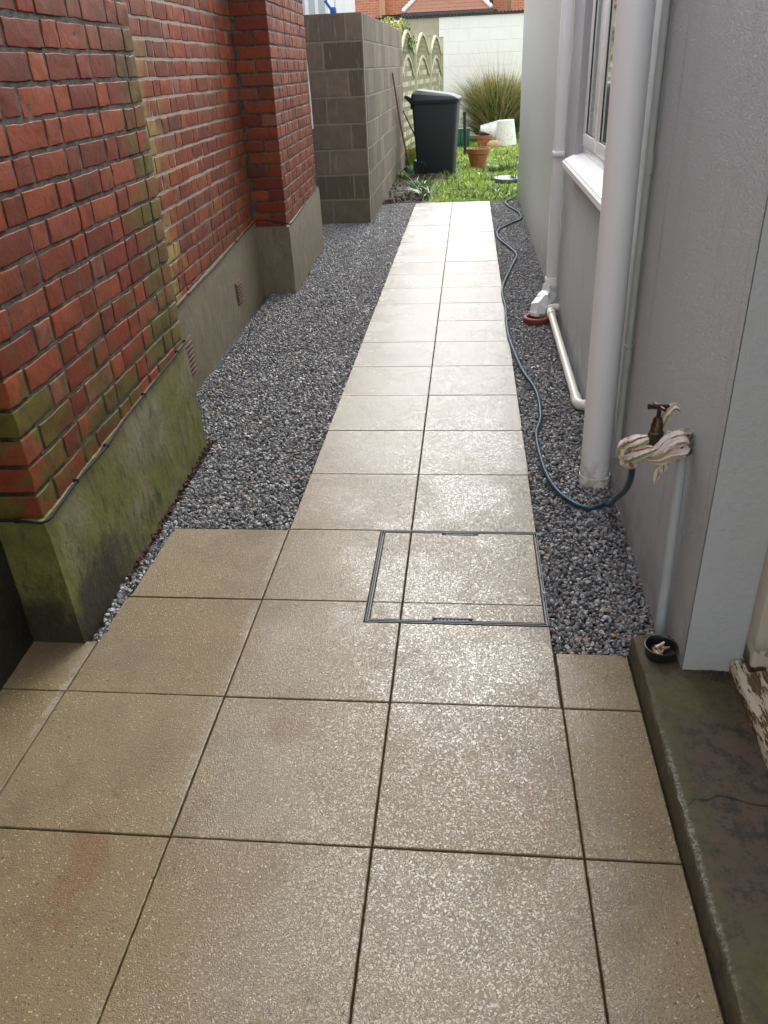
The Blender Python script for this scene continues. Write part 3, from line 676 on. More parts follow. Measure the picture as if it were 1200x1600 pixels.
# ------------------------------------------------------------ grey rendered house on the right
HB = thing('rendered_house', 'grey painted rendered house wall with white window and doorway', 'house', (.754, .53, 0), math.radians(-.32))
f = MB(); ys = [0, 1.57, 3.19, 9.25]; zs = [-.05, 1.0, 2.15, 2.75]; D = .12  # wall top lowered, out of view, so more skylight reaches the path
for i in range(3):
    for j in range(3):
        if i == 1 and j == 1: continue
        ny = int((ys[i+1]-ys[i])/.3)+1
        for q in range(ny):
            ya = ys[i]+(ys[i+1]-ys[i])*q/ny; yb = ys[i]+(ys[i+1]-ys[i])*(q+1)/ny
            f.add([(0, ya, zs[j]), (0, yb, zs[j]), (0, yb, zs[j+1]), (0, ya, zs[j+1])], [(0, 1, 2, 3)])
y0, y1, z0, z1 = 1.57, 3.19, 1.0, 2.15
f.add([(0, y0, z0), (0, y1, z0), (D, y1, z0), (D, y0, z0)], [(0, 1, 2, 3)]); f.add([(0, y0, z1), (0, y1, z1), (D, y1, z1), (D, y0, z1)], [(0, 1, 2, 3)])
f.add([(0, y0, z0), (D, y0, z0), (D, y0, z1), (0, y0, z1)], [(0, 1, 2, 3)]); f.add([(0, y1, z0), (D, y1, z0), (D, y1, z1), (0, y1, z1)], [(0, 1, 2, 3)])
f.add([(0, 9.25, -.05), (4, 9.25, -.05), (4, 9.25, 2.75), (0, 9.25, 2.75)], [(0, 1, 2, 3)]); f.add([(0, 0, 2.75), (4, 0, 2.75), (4, 9.25, 2.75), (0, 9.25, 2.75)], [(0, 1, 2, 3)])
f.box((D+.01, .2, 0), (3.9, 9.2, 2.7), mi=0)
f.box((0, -5, -.05), (4, -1.35, 2.75)); f.box((.0, -1.348, 2.15), (4, -.002, 2.75))
o = f.build('wall', HOUSE, HB, sharp=30)
f = MB(); vs = []; nz = 60
f.add([(0.002, -.0025, -.05), (.16, -.0025, -.05), (.16, -.0025, 2.15), (.002, -.0025, 2.15), (.002, .02, -.05), (.16, .02, -.05), (.16, .02, 2.15), (.002, .02, 2.15)], [(0, 1, 2, 3), (1, 5, 6, 2), (4, 0, 3, 7)])
f.build('door_reveal', REVEAL, HB)
# window
WN = bpy.data.objects.new('window', None); COL.objects.link(WN); WN.parent = HB; WN.location = (.05, 2.4, 1.0)
wo = WN.location
f = MB(); fr = .05; xa, xb = .042, .11
f.box((xa, y0, z0+.01), (xb, y1, z0+.01+fr), .004); f.box((xa, y0, z1-fr), (xb, y1, z1), .004)
for yy in (y0, 2.62, y1-fr): f.box((xa, yy, z0+.01+fr), (xb, yy+fr, z1-fr), .004)
f.build('frame', PVC, WN, off=wo)
for a, b in ((2.67, y1-fr), (y0+fr, 2.62)):
    f = MB(); s_ = .058; za, zb = z0+.01+fr, z1-fr; xc = .030
    for A, B in (((xc, a, za), (xb-.02, b, za+s_)), ((xc, a, zb-s_), (xb-.02, b, zb)), ((xc, a, za+s_), (xb-.02, a+s_, zb-s_)), ((xc, b-s_, za+s_), (xb-.02, b, zb-s_))): f.box(A, B, .006)
    f.build('casement', PVC, WN, off=wo)
    f = MB(); g_ = .005
    for A, B in (((.038, a+s_, za+s_), (.07, b-s_, za+s_+g_)), ((.038, a+s_, zb-s_-g_), (.07, b-s_, zb-s_)), ((.038, a+s_, za+s_+g_), (.07, a+s_+g_, zb-s_-g_)), ((.038, b-s_-g_, za+s_+g_), (.07, b-s_, zb-s_-g_))): f.box(A, B)
    f.build('gasket', DARKG, WN, off=wo)
    f = MB(); f.box((.042, a+s_+g_, za+s_+g_), (.075, b-s_-g_, zb-s_-g_)); f.build('pane', GLASS, WN, off=wo)
f = MB()
pr_ = [(-.058, .955), (-.058, .968), (-.052, .984), (-.012, 1.003), (.045, 1.014), (.045, .96), (-.04, .95)]
f.extrude([(a, b) for a, b in pr_], 1.66, (0, y0-.02, 0), (1, 0, 0), (0, 0, 1), (0, 1, 0))
f.extrude([(-.064, .948), (-.064, .972), (-.056, .981), (-.053, .948)], 1.668, (0, y0-.024, 0), (1, 0, 0), (0, 0, 1), (0, 1, 0))
f.build('sill', SOIL, WN, off=wo, sharp=25)
# door frame, threshold, door
DR = bpy.data.objects.new('door', None); COL.objects.link(DR); DR.parent = HB; DR.location = (.16, -.6, 0)
do = DR.location
f = MB(); f.box((.142, -.062, .10), (.185, -.004, 2.12), .004); f.box((.142, -1.34, .10), (.185, -1.28, 2.12), .004); f.box((.142, -1.28, 2.06), (.185, -.064, 2.12), .004); f.build('frame', JAMB, DR, off=do)
f = MB(); f.box((.187, -.075, .10), (.225, -.006, 2.12), .004); f.build('stop_bead', JAMBW, DR, off=do)
f = MB(); f.box((.24, -1.27, .11), (.28, -.085, 2.05), .004); f.box((.236, -1.1, .3), (.24, -.25, 1.0), .003); f.build('leaf', simple('beige_door_paint', (.42, .38, .30), .5), DR, off=do)
f = MB(); ny = 60
prof = [(.115, .070), (.112, .105), (.118, .116), (.20, .135), (.30, .14), (.30, .07)]
vs = []
for i in range(ny+1):
    y = -1.34+1.33*i/ny
    for a, b in prof: d = noise.noise(Vector((a*90, y*9, b*90)))*.004; vs.append((a+d*(a < .25), y, b+d))
n = len(prof); f.add(vs, [(i*n+j, i*n+(j+1) % n, (i+1)*n+(j+1) % n, (i+1)*n+j) for i in range(ny) for j in range(n)]+[tuple(range(n)), tuple(range(ny*n, ny*n+n))])
f.build('threshold', PEEL, DR, off=do, sharp=40)['label'] = 'wooden threshold with peeling white paint'

# concrete step
f = MB(); X0, X1, Y0, Y1, ZT = .6525, 1.05, -2.2, .668, .075
ny, nx = 150, 16; vs = []
rows = [(X0+.003, -.03), (X0, .0), (X0, .03), (X0+.001, ZT-.012), (X0+.005, ZT-.003), (X0+.014, ZT)]+[(X0+.014+(X1-X0-.014)*(i/nx)**1.3, ZT) for i in range(1, nx+1)]
for i in range(ny+1):
    y = Y0+(Y1-Y0)*i/ny
    for j, (x, z) in enumerate(rows):
        nn = noise.noise(Vector((x*30, y*22, z*30))); n2 = noise.noise(Vector((x*5, y*4, 1)))
        e_ = .004 if j in (3, 4, 5) else .0015
        vs.append((x+nn*e_, y-(.004 if i == ny and j in (4, 5) else 0), z+nn*e_*.7+n2*.003-(.006 if i == ny and j >= 5 else 0)*0))
n = len(rows); base = len(vs)
fs = [(i*n+j, i*n+j+1, (i+1)*n+j+1, (i+1)*n+j) for i in range(ny) for j in range(n-1)]
vs += [(X0+.003, Y1+.003, -.03), (X1, Y1+.003, -.03)]
fs.append(tuple([ny*n+j for j in range(n)]+[base+1]))
f.add(vs, fs); ST = f.build('step', STEP, sharp=45); tag(ST, 'long low concrete doorstep with moss, a crack and a chipped pale edge', 'step')
stepz = lambda x, y: ZT+noise.noise(Vector((x*30, y*22, ZT*30)))*.0015*.7+noise.noise(Vector((x*5, y*4, 1)))*.003
cr = []
for p in smoothpath([Vector(q) for q in [(.668, .085, 0), (.69, .104, 0), (.715, .103, 0), (.735, .116, 0), (.765, .112, 0), (.80, .098, 0), (.84, .092, 0), (.90, .088, 0)]], 8):
    p.y += noise.noise(Vector((p.x*160, 3, 0)))*.003; cr.append(p)
f = MB(); vs = []
for i, p in enumerate(cr):
    w_ = .0012+.0009*noise.noise(Vector((p.x*90, 8, 0)))
    for s_ in (-1, 1): vs.append((p.x, p.y+s_*w_, stepz(p.x, p.y)+.0011))
f.add(vs, [(2*i, 2*i+1, 2*i+3, 2*i+2) for i in range(len(cr)-1)]); f.build('crack', BLACKP, ST)
# leaf litter in the corner of the step
f = MB()
for i in range(150):
    x = random.uniform(.80, .885) if random.random() < .75 else random.uniform(.66, .88); y = .528-abs(random.gauss(0, .014))-(x-.76)*.05
    a = random.uniform(0, PI); L = random.uniform(.002, .006); c, s_ = math.cos(a)*L, math.sin(a)*L; z = stepz(x, y)+.001
    f.add([(x-c, y-s_, z), (x+s_*.4, y-c*.4, z+.001), (x+c, y+s_, z+.003), (x-s_*.4, y+c*.4, z+.001)], [(0, 1, 2, 3)], random.random())
tag(f.build('leaf_litter', EARTH), 'dark crumbs of leaf litter in the corner of the doorstep', 'litter', kind='stuff')
for xx, yy, rr in [(.70, .445, .005), (.735, .36, .007), (.745, .31, .005), (.72, .325, .003), (.80, .37, .004), (.83, .43, .003), (.695, .50, .004), (.87, .36, .003), (.79, .26, .003)]: pass

# dish with butts
DI = thing('ash_dish', 'round black plastic dish of cigarette stubs on the doorstep corner', 'dish', (.712, .585, .0765))
f = MB(); f.lathe([(.0, .002), (.036, .002), (.0395, .004), (.0405, .026), (.0435, .028), (.0435, .031), (.0415, .0315), (.0385, .029), (.036, .006), (.0, .0055)], (0, 0, 0), 40); f.build('dish', BLACKP, DI, sharp=30)
SG = 'stubs lying in the black dish'
for i in range(11):
    a = random.uniform(0, PI); x, y = random.uniform(-.017, .017), random.uniform(-.017, .017); L = random.uniform(.009, .015); z = .010+.0022*(i % 5)
    d = Vector((math.cos(a), math.sin(a), random.uniform(-.15, .3)))*L; st = MB(); st.tube([Vector((.712+x, .585+y, .0765+z))-d, Vector((.712+x, .585+y, .0765+z))+d*.2, Vector((.712+x, .585+y, .0765+z))+d], [.0034, .0036, .0030], 7)
    tag(st.build('cigarette_stub', LEAFB if i % 3 else CREAM), 'short cigarette stub lying in the black dish', 'cigarette stub', SG)

# ------------------------------------------------------------ pipes on the house
SP = thing('soil_pipe', 'thick white vertical pipe standing in the gravel against the grey wall', 'pipe', (.700, 1.745, 0))
f = MB(); f.tube([(.700, 1.745, -.05), (.686, 1.742, 1.5), (.674, 1.74, 2.8)], .0565, 48); f.build('pipe', SOIL, SP, off=SP.location)
f = MB(); f.tube([(.700, 1.745, -.05), (.700, 1.745, .035)], .0598, 48)
for i in range(5): a = -2.1+i*.12; f.box((.7+.0595*math.cos(a)-.002, 1.745+.0595*math.sin(a)-.003, .02), (.7+.0595*math.cos(a)+.002, 1.745+.0595*math.sin(a)+.003, .0225))
f.build('socket', SOIL, SP, off=SP.location)
for z in (2.6,):
    f = MB(); f.tube([(.700, 1.745, z), (.700, 1.745, z+.04)], .062, 48); f.box((.70, 1.70, z+.005), (.765, 1.79, z+.035)); f.build('bracket', SOIL, SP, off=SP.location)

CN = thing('conduit_pipe', 'thin grey green painted pipe running down the wall beside the thick white pipe', 'pipe', (.747, 1.60, 0))
f = MB(); f.tube([(.744, 1.575, .19), (.740, 1.575, 2.75)], .0095, 16)
for z in (.245, .53, 1.15): f.tube([(.744, 1.575, z), (.744, 1.575, z+.06)], .0115, 16)
f.build('pipe', PALEGREEN, CN, off=CN.location)
for z in (.60, 1.95): f = MB(); f.box((.728, 1.570, z), (.757, 1.580, z+.012), .002); f.tube([(.744, 1.575, z), (.744, 1.575, z+.012)], .0125, 16); f.build('clip', PALEGREEN, CN, off=CN.location)
f = MB(); f.box((.742, 1.612, .16), (.760, 1.650, 2.74), .003); tag(f.build('cover_strip', PALEGREEN), 'flat grey green cover strip on the wall between thick and thin pipes', 'cover strip')

DP = thing('downpipe', 'square white rainwater downpipe with kicked shoe over a terracotta gully', 'downpipe', (.73, 4.2, 0))
f = MB(); f.box((.700, 4.175, .215), (.762, 4.237, 2.75), .006); f.build('pipe', PVC, DP, off=DP.location)
f = MB(); f.box((.6965, 4.171, .17), (.7655, 4.241, .235), .005); f.build('collar', PVC, DP, off=DP.location)
f = MB(); f.box((.695, 4.169, .955), (.767, 4.243, .985), .003); f.box((.70, 4.15, .96), (.758, 4.17, .98), .002); f.build('bracket', PVC, DP, off=DP.location)
def sqtube(mb, pts, h, side=Vector((0, 1, 0))):
    pts = [Vector(p) for p in pts]; vs = []; n = len(pts)
    for i, p in enumerate(pts):
        t0 = (pts[i]-pts[i-1]).normalized() if i else (pts[1]-pts[0]).normalized(); t1 = (pts[i+1]-pts[i]).normalized() if i < n-1 else t0
        t = (t0+t1).normalized(); s_ = side-t*side.dot(t); s_.normalize(); u = t.cross(s_).normalized(); k = 1/max(.5, t.dot(t0))
        for a, b in ((-1, -1), (1, -1), (1, 1), (-1, 1)): vs.append(p+s_*h*a+u*h*k*b)
    mb.add(vs, [(i*4+j, i*4+(j+1) % 4, i*4+4+(j+1) % 4, i*4+4+j) for i in range(n-1) for j in range(4)]+[(0, 1, 2, 3), tuple(range(4*n-4, 4*n))])
sd2 = Vector((-.5, .87, 0)).normalized()
f = MB(); sqtube(f, [(.731, 4.206, .19), (.731, 4.206, .135), (.650, 4.06, .085), (.642, 4.045, .025)], .034, sd2); f.build('shoe', PVC, DP, off=DP.location, sharp=20)
f = MB(); sqtube(f, [(.705, 4.16, .121), (.683, 4.12, .107)], .0365, sd2); sqtube(f, [(.643, 4.047, .05), (.642, 4.045, .028)], .0365, sd2); f.build('coupling', PVC, DP, off=DP.location, sharp=20)
GU = thing('gully', 'round terracotta gully surround sunk in gravel under the downpipe shoe', 'gully', (.635, 4.0, 0))
f = MB(); f.lathe([(.062, -.03), (.062, .032), (.068, .037), (.080, .037), (.086, .031), (.086, .012), (.082, .009), (.082, -.03)], (.635, 4.0, 0), 40); f.build('ring', TERRA2, GU, off=GU.location)
f = MB(); f.lathe([(.0, .0), (.066, .0), (.066, -.01)], (.635, 4.0, .0), 30); f.build('grate', BLACKP, GU, off=GU.location)
f = MB()
for i in range(16):
    x, y = .685+random.uniform(-.03, .03), 4.06+random.uniform(-.05, .05); f.lathe([(0, 0), (.02, .004), (.016, .02), (0, .028)], (x, y, -.005+random.uniform(0, .03)), 7)
f.build('mortar_lump', BLOCKM, GU, off=GU.location)

WP = thing('waste_pipe', 'cream waste pipe running low along the wall from the downpipe', 'pipe', (.71, 3.2, 0))
f = MB(); f.tube([(.722, 4.02, .075), (.718, 3.93, .072), (.722, 2.56, .028)], .0215, 24); f.build('pipe', CREAM, WP, off=WP.location)
f = MB(); f.tube(smoothpath([(.722, 2.60, .029), (.722, 2.54, .028), (.728, 2.505, .027), (.75, 2.49, .027), (.80, 2.49, .027)], 6), .0255, 24); f.build('elbow', CREAM, WP, off=WP.location)
f = MB(); f.tube([(.719, 3.97, .0745), (.7185, 3.89, .0715)], .026, 24); f.tube(smoothpath([(.722, 4.0, .075), (.73, 4.04, .076), (.76, 4.05, .076), (.80, 4.05, .076)], 5), .026, 24); f.build('elbow', CREAM, WP, off=WP.location)

# ------------------------------------------------------------ outside tap with cloth
TP = thing('supply_pipe', 'pale grey vertical supply pipe rising from the doorstep to the tap', 'pipe', (.738, .715, .03))
f = MB(); f.tube([(.741, .700, -.02), (.738, .715, .1), (.734, .742, .60)], .0135, 20); f.build('pipe', PALEGREY, TP, off=TP.location)
f = MB(); f.lathe([(.024, -.03), (.022, .01), (.013, .02)], (.745, .70, 0), 14); f.build('foot', MTIMB, TP, off=TP.location)
TA = thing('garden_tap', 'old tarnished brass garden tap with cross handle above a knotted cloth', 'tap', (.668, .75, .63))
f = MB()
f.tube([(.734, .742, .595), (.734, .742, .652)], [.0175, .0185], 14); f.tube([(.752, .745, .628), (.72, .745, .628)], [.018, .017], 14)
f.lathe([(.022, -.006), (.024, 0), (.022, .006)], (.734, .742, .598), 6); f.build('wall_elbow', CORR, TA, off=TA.location)
f = MB(); f.tube([(.735, .745, .628), (.69, .748, .622), (.655, .75, .612)], [.0115, .012, .013], 14)
f.lathe([(.012, .585), (.0165, .592), (.0175, .625), (.0185, .632), (.0195, .634), (.0195, .646), (.017, .648), (.0155, .652), (.0155, .668), (.013, .672), (.012, .682), (.009, .686)], (.665, .75, 0), 8)
f.tube(smoothpath([(.66, .75, .61), (.635, .76, .600), (.618, .77, .578), (.616, .772, .555)], 5), [.014]*15+[.0125], 14)
f.build('body', BRASS, TA, off=TA.location, sharp=40)
f = MB(); f.tube([(.665, .75, .68), (.665, .75, .712)], .0055, 10); f.tube([(.637, .742, .7165), (.643, .744, .716), (.665, .75, .713), (.687, .757, .711), (.694, .759, .710)], [.0075, .0055, .0065, .0055, .0075], 10); f.tube([(.657, .772, .713), (.673, .728, .713)], .0045, 8)
f.build('handle', BRASS, TA, off=TA.location)

HO = thing('garden_hose', 'long blue garden hose snaking from the tap along the gravel to the lawn', 'hose', (.5, 3, 0))
hp = [(.618, .766, .585), (.620, .766, .548), (.625, .785, .508), (.633, .84, .455), (.648, .95, .375), (.668, 1.12, .265), (.694, 1.32, .135), (.712, 1.45, .055), (.705, 1.52, .020), (.66, 1.508, .010), (.605, 1.536, .009), (.545, 1.649, .010), (.512, 1.846, .010), (.504, 2.17, .009), (.540, 2.392, .010), (.542, 2.729, .010), (.489, 3.072, .010), (.447, 3.595, .012), (.444, 4.0, .012), (.451, 4.319, .011), (.449, 4.853, .012), (.552, 5.594, .010), (.61, 6.015, .010), (.559, 6.381, .010), (.482, 6.785, .011), (.486, 7.186, .011), (.608, 7.531, .010), (.74, 7.819, .010), (.748, 8.235, .010), (.657, 8.707, .010), (.634, 9.056, .010), (.72, 9.29, .012), (.86, 9.7, .02), (1.2, 10.2, .03)]
f = MB(); f.tube(smoothpath(hp, 10), .0088, 14); f.build('hose', HOSE, HO, off=HO.location)
f = MB(); f.tube([(.6175, .772, .572), (.618, .7735, .545)], .0125, 14); f.build('connector', BLACKP, HO, off=HO.location)

CL = thing('tap_cloth', 'striped cream green and red cloth wrapped and knotted round the tap', 'cloth', (.66, .75, .6))
def rope(path, rad, folds, amp, flat=1., k=7, name='wrap', ph=0.):
    P = smoothpath(path, k); n = len(P); rr = []
    for i in range(n):
        t = i/(n-1)*(len(rad)-1); j = min(int(t), len(rad)-2); rr.append(rad[j]+(rad[j+1]-rad[j])*(t-j))
    sh = lambda t, a: (1+amp*math.sin(folds*a+6*t+ph)+amp*.6*noise.noise(Vector((math.cos(a)*2.2, math.sin(a)*2.2, t*7+ph)))+amp*.7*math.sin(folds*2.3*a+ph*3+3*math.sin(5*t)))*(flat+(1-flat)*abs(math.cos(a)))
    f = MB(); f.tube(P, rr, 60, r='ang', shape=sh); f.build(name, CLOTH, CL, off=CL.location, sharp=80)
# broad wrap round the spout: overlapping turns
rope([(.640, .725, .640), (.612, .72, .632), (.604, .745, .612), (.606, .785, .585), (.625, .80, .572), (.645, .775, .577)], [.009, .017, .020, .020, .015, .008], 7, .10, .8, ph=0)
rope([(.655, .722, .612), (.628, .715, .608), (.611, .738, .590), (.608, .78, .566), (.63, .79, .556), (.655, .76, .575)], [.009, .017, .022, .020, .014, .008], 6, .10, .8, ph=2)
rope([(.606, .745, .622), (.608, .765, .592), (.616, .772, .560), (.620, .775, .540)], [.014, .031, .030, .015], 7, .07, 1, ph=1)
# band to the elbow
rope([(.640, .745, .590), (.668, .732, .600), (.690, .728, .622), (.716, .728, .638), (.738, .732, .626)], [.010, .019, .022, .021, .010], 7, .13, .75, ph=4)
rope([(.648, .738, .580), (.675, .728, .585), (.700, .726, .598), (.728, .730, .608), (.742, .735, .612)], [.008, .016, .018, .019, .010], 6, .13, .75, ph=5)
rope([(.690, .745, .650), (.703, .740, .635), (.692, .735, .608), (.668, .733, .588)], [.006, .015, .016, .007], 6, .13, .7, ph=3)
# tail below the knot
rope([(.676, .735, .592), (.688, .73, .567), (.690, .728, .548)], [.010, .014, .010], 5, .12, .6, name='tail', ph=1)
rope([(.682, .735, .556), (.676, .73, .535), (.674, .728, .510)], [.009, .012, .002], 5, .12, .5, name='tail', ph=2)
# end pulled up behind the handle
rope([(.672, .757, .645), (.680, .757, .668), (.688, .757, .690), (.702, .757, .708), (.718, .757, .700)], [.006, .011, .013, .013, .003], 5, .14, .6, name='tail', ph=4)

# ------------------------------------------------------------ lawn and garden
f = MB(); N = 60; xs = [-1.3+6*i/N for i in range(N+1)]; yy = [9.24+10.6*i/100 for i in range(101)]
def gz(x, y): return -.012+.022*noise.noise(Vector((x*1.3, y*1.1, 0)))*min(1, (y-9.2)*2)
vs = [(x, y, gz(x, y)) for y in yy for x in xs]
f.add(vs, [(j*(N+1)+i, j*(N+1)+i+1, (j+1)*(N+1)+i+1, (j+1)*(N+1)+i) for j in range(100) for i in range(N)])
f.build('lawn_ground', LAWN, kind='structure')
# dug soil
f = MB(); N = 70; M2 = 110; vs = []
for j in range(M2+1):
    for i in range(N+1):
        x = -.865+i/N*.72; y = 9.22+j/M2*3.9
        edge = min(1, max(0, ((-.28-.06*(y-9.2)+.12*noise.noise(Vector((y*3, 2, 0))))-x)*6)) if y < 11.2 else min(1, max(0, ((-.05 if y < 12.9 else -.6)-x)*6))
        edge *= min(1, (y-9.2)*9)
        z = -.03+edge*(.035+.04*abs(noise.noise(Vector((x*9, y*9, 4))))+.028*noise.noise(Vector((x*26, y*26, 1)))+(.05*max(0, (-.45-x)) if y < 11.5 else 0))
        vs.append((x, y, z))
f.add(vs, [(j*(N+1)+i, j*(N+1)+i+1, (j+1)*(N+1)+i+1, (j+1)*(N+1)+i) for j in range(M2) for i in range(N)])
f.build('soil_bed', EARTH, kind='structure', sharp=180)
def soil_z(x, y): return .02
# clods
n = 900; p = np.stack([rng.uniform(-.86, -.30, n), 9.25+rng.random(n)**1.3*2.6, np.full(n, .018)], 1); p[:, 2] += rng.uniform(0, .02, n)
V, F, R = stones(p, rng.uniform(.006, .022, n), 1, rng.random(n)); o = npmesh('soil_clods', V, F, R, EARTH); tag(o, 'crumbly dark soil clods dug up at the end of the block wall', 'soil', kind='stuff')

def blades(P, h, w_, lean, R, curl=1., seg=3, twist=None):
    """ribbon grass blades: P (n,3) roots, h lengths, w widths, lean outward direction*amount (n,2)"""
    n = len(P); ang = rng.uniform(0, PI, n) if twist is None else twist; side = np.stack([np.cos(ang), np.sin(ang), np.zeros(n)], 1)
    V = []
    for k in range(seg+1):
        t = k/seg; c = P.copy(); c[:, 2] += h*(t-.35*curl*np.linalg.norm(lean, axis=1)*t*t); c[:, :2] += lean*(h*(t**1.7))[:, None]
        ww = (w_*(1-t**1.5*.92))[:, None]; V += [c-side*ww, c+side*ww]
    V = np.stack(V, 1).reshape(-1, 3); b = np.arange(n)[:, None]*2*(seg+1)
    F = np.concatenate([b+np.array([2*k, 2*k+1, 2*k+3, 2*k+2]) for k in range(seg)]); return V, F, np.repeat(R, 2*(seg+1))
def gzn(x, y): return np.array([gz(a, b) for a, b in zip(x, y)])
n = 60000; x = rng.uniform(-.9, 1.9, n); y = 9.25+rng.random(n)**1.25*8.5
soil = (x < -.22-.06*(y-9.2)) & (y < 11.8); worn = (x < .1) & (y > 11.2) & (y < 13.0) & (rng.random(n) < .8)
clump = np.array([noise.noise(Vector((a*2.6, b*2.2, 5))) for a, b in zip(x, y)])
keep = ~soil & ~worn & ~((x > .5) & (x < .95) & (y > 10.8) & (y < 11.35)) & ~((x < -.85) & (y < 13.3)); x, y, clump = x[keep], y[keep], clump[keep]; n = len(x)
h = (.022+.05*rng.random(n)**1.5)*(1+1.3*np.maximum(clump, -.3)); h *= np.where(y < 10, .55+.45*(y-9.2)/.8, 1)
le = rng.normal(size=(n, 2))*.55; P = np.stack([x, y, gzn(x, y)-.004], 1)
V, F, R = blades(P, h, rng.uniform(.0018, .005, n), le, np.clip(.45+.5*clump+rng.normal(size=n)*.22, 0, 1))
o = npmesh('lawn_grass', V, F, R, GRASS); tag(o, 'bright green uneven lawn grass beyond the end of the path', 'grass', kind='stuff')
n = 1800; x = rng.uniform(-.3, 1.5, n); y = 9.3+rng.random(n)**1.2*7; c0 = np.array([noise.noise(Vector((a*3.1, b*2.7, 9))) for a, b in zip(x, y)]); k_ = c0 > .05; x, y = x[k_], y[k_]; n = len(x)
V, F, R = blades(np.stack([x, y, gzn(x, y)], 1), rng.uniform(.05, .13, n), rng.uniform(.006, .014, n), rng.normal(size=(n, 2))*.7, np.clip(rng.normal(size=n)*.2+.5, 0, .84))
o = npmesh('broad_weeds', V, F, R, WEED); tag(o, 'clumps of broad leaved weeds growing through the lawn', 'weeds', kind='stuff')

def tuft(name, mat, c, n, rad, hh, ww, lean, label, cat, rr=(0, 1), lobes=None, parent=None, seg=5, pname='leaves'):
    a = rng.uniform(0, 2*PI, n); q = np.sqrt(rng.random(n))*rad; P = np.stack([c[0]+q*np.cos(a), c[1]+q*np.sin(a), np.full(n, c[2])], 1)
    le = np.stack([np.cos(a), np.sin(a)], 1)*(q/rad*lean)[:, None]+rng.normal(size=(n, 2))*lean*.42
    V, F, R = blades(P, rng.uniform(*hh, n), rng.uniform(*ww, n), le, rng.uniform(*rr, n), seg=seg)
    o = npmesh(name, V, F, R, mat, True); return tag(o, label, cat)
TG = thing('ornamental_grass', 'large tawny green ornamental grass clump before the white wall', 'plant', (.80, 18.1, 0))
for nm, nn, rad, hh, ww, ln in (('leaves', 5600, .32, (.6, 1.42), (.007, .014), .45), ('leaves', 1600, .40, (.4, .9), (.008, .016), .95), ('seed_stems', 300, .25, (1.4, 2.1), (.0022, .004), .42)):
    o = tuft(nm, TALL, (.80, 18.1, 0), nn, rad, hh, ww, ln, None, None, rr=(0, 1) if nm == 'leaves' else (.6, .9)); o.parent = TG; o.location = -TG.location
tuft('strap_leaf_plant', STRAP, (-.44, 10.15, .01), 46, .10, (.14, .26), (.010, .017), .9, 'clump of green and whitish strap leaves at the soil edge left of the path', 'plant', (0, .8))
tuft('wilted_leaf_clump', STRAP, (-.30, 9.85, 0), 34, .14, (.12, .22), (.007, .014), 1.6, 'pale wilted strap leaves lying beside the end of the path', 'plant', (.5, 1))
tuft('weed_clump', WEED, (-.78, 11.5, .02), 90, .09, (.05, .13), (.006, .014), .9, 'low weedy clump at the foot of the block wall by the brush', 'plant', (.1, .8))
tuft('leafy_plant', WEED, (-.80, 13.55, 0), 90, .10, (.18, .38), (.012, .024), .5, 'green and orange leafed plant in the corner behind the bin', 'plant', (.3, 1))
tuft('dark_weed', WEED, (.86, 10.95, 0), 60, .09, (.05, .13), (.008, .016), .9, 'dark green weed growing beside the stepping stone', 'plant', (0, .4))
tuft('lawn_edge_weed', WEED, (.75, 12.3, 0), 160, .25, (.06, .17), (.006, .013), .8, 'loose green weeds in the lawn right of the terracotta pot', 'plant', (.1, .7))

# stepping stone
f = MB(); vs = []; 
poly = [(.74+.20*math.cos(a)*(1+.06*math.sin(3*a+1)), 11.08+.25*math.sin(a)*(1+.05*math.cos(4*a))) for a in [2*PI*i/40 for i in range(40)]]
f.extrude(poly, .035, (0, 0, .01), (1, 0, 0), (0, 1, 0), (0, 0, 1)); tag(f.build('stepping_stone', simple('grey_slate', (.13, .145, .155), .6, .2, 14, .004, 50)), 'flat grey stone slab lying on the lawn beside the house corner', 'stone')

# wheelie bin
BI = thing('wheelie_bin', 'dark grey wheelie bin standing on the soil where the lawn starts', 'bin', (-.31, 12.33, 0), math.radians(-4))
def loft(mb, secs, nc=5):
    """rounded-rectangle sections (x0,x1,y0,y1,z,r)"""
    rings = []
    for x0, x1, y0, y1, z, r in secs:
        R_ = []
        for cx, cy, a0 in ((x1-r, y1-r, 0), (x0+r, y1-r, PI/2), (x0+r, y0+r, PI), (x1-r, y0+r, 1.5*PI)):
            for i in range(nc): a = a0+PI/2*i/(nc-1); R_.append((cx+r*math.cos(a), cy+r*math.sin(a), z if not callable(z) else z(cx+r*math.cos(a))))
        rings.append(R_)
    n = len(rings[0]); vs = [p for R_ in rings for p in R_]
    mb.add(vs, [(l*n+i, l*n+(i+1) % n, (l+1)*n+(i+1) % n, (l+1)*n+i) for l in range(len(rings)-1) for i in range(n)]+[tuple(range(n-1, -1, -1)), tuple(range((len(rings)-1)*n, len(rings)*n))])
f = MB()
loft(f, [(-.24, .275, -.235, .235, .01, .03), (-.27, .285, -.245, .245, .05, .04), (-.305, .318, -.268, .268, .55, .045), (-.330, .345, -.287, .287, .96, .05), (-.330, .345, -.287, .287, .985, .05)])
for y in (-.262, .262): f.box((-.24, y-.006, .30), (-.235, y+.006, .95)); 
f.box((-.37, -.12, .90), (-.32, .12, .96), .01)
f.build('body', BIN, BI, sharp=40)
f = MB(); loft(f, [(-.345, .358, -.302, .302, .972, .05), (-.352, .366, -.308, .308, .982, .05), (-.352, .366, -.308, .308, 1.006, .05), (-.33, .35, -.29, .29, 1.012, .05)]); f.build('rim', BIN, BI)
f = MB()
zt = lambda k: (lambda x: 1.028+k*((.128-.06*(x+.2)/.4) if x < .2 else .068-.25*(x-.2)))
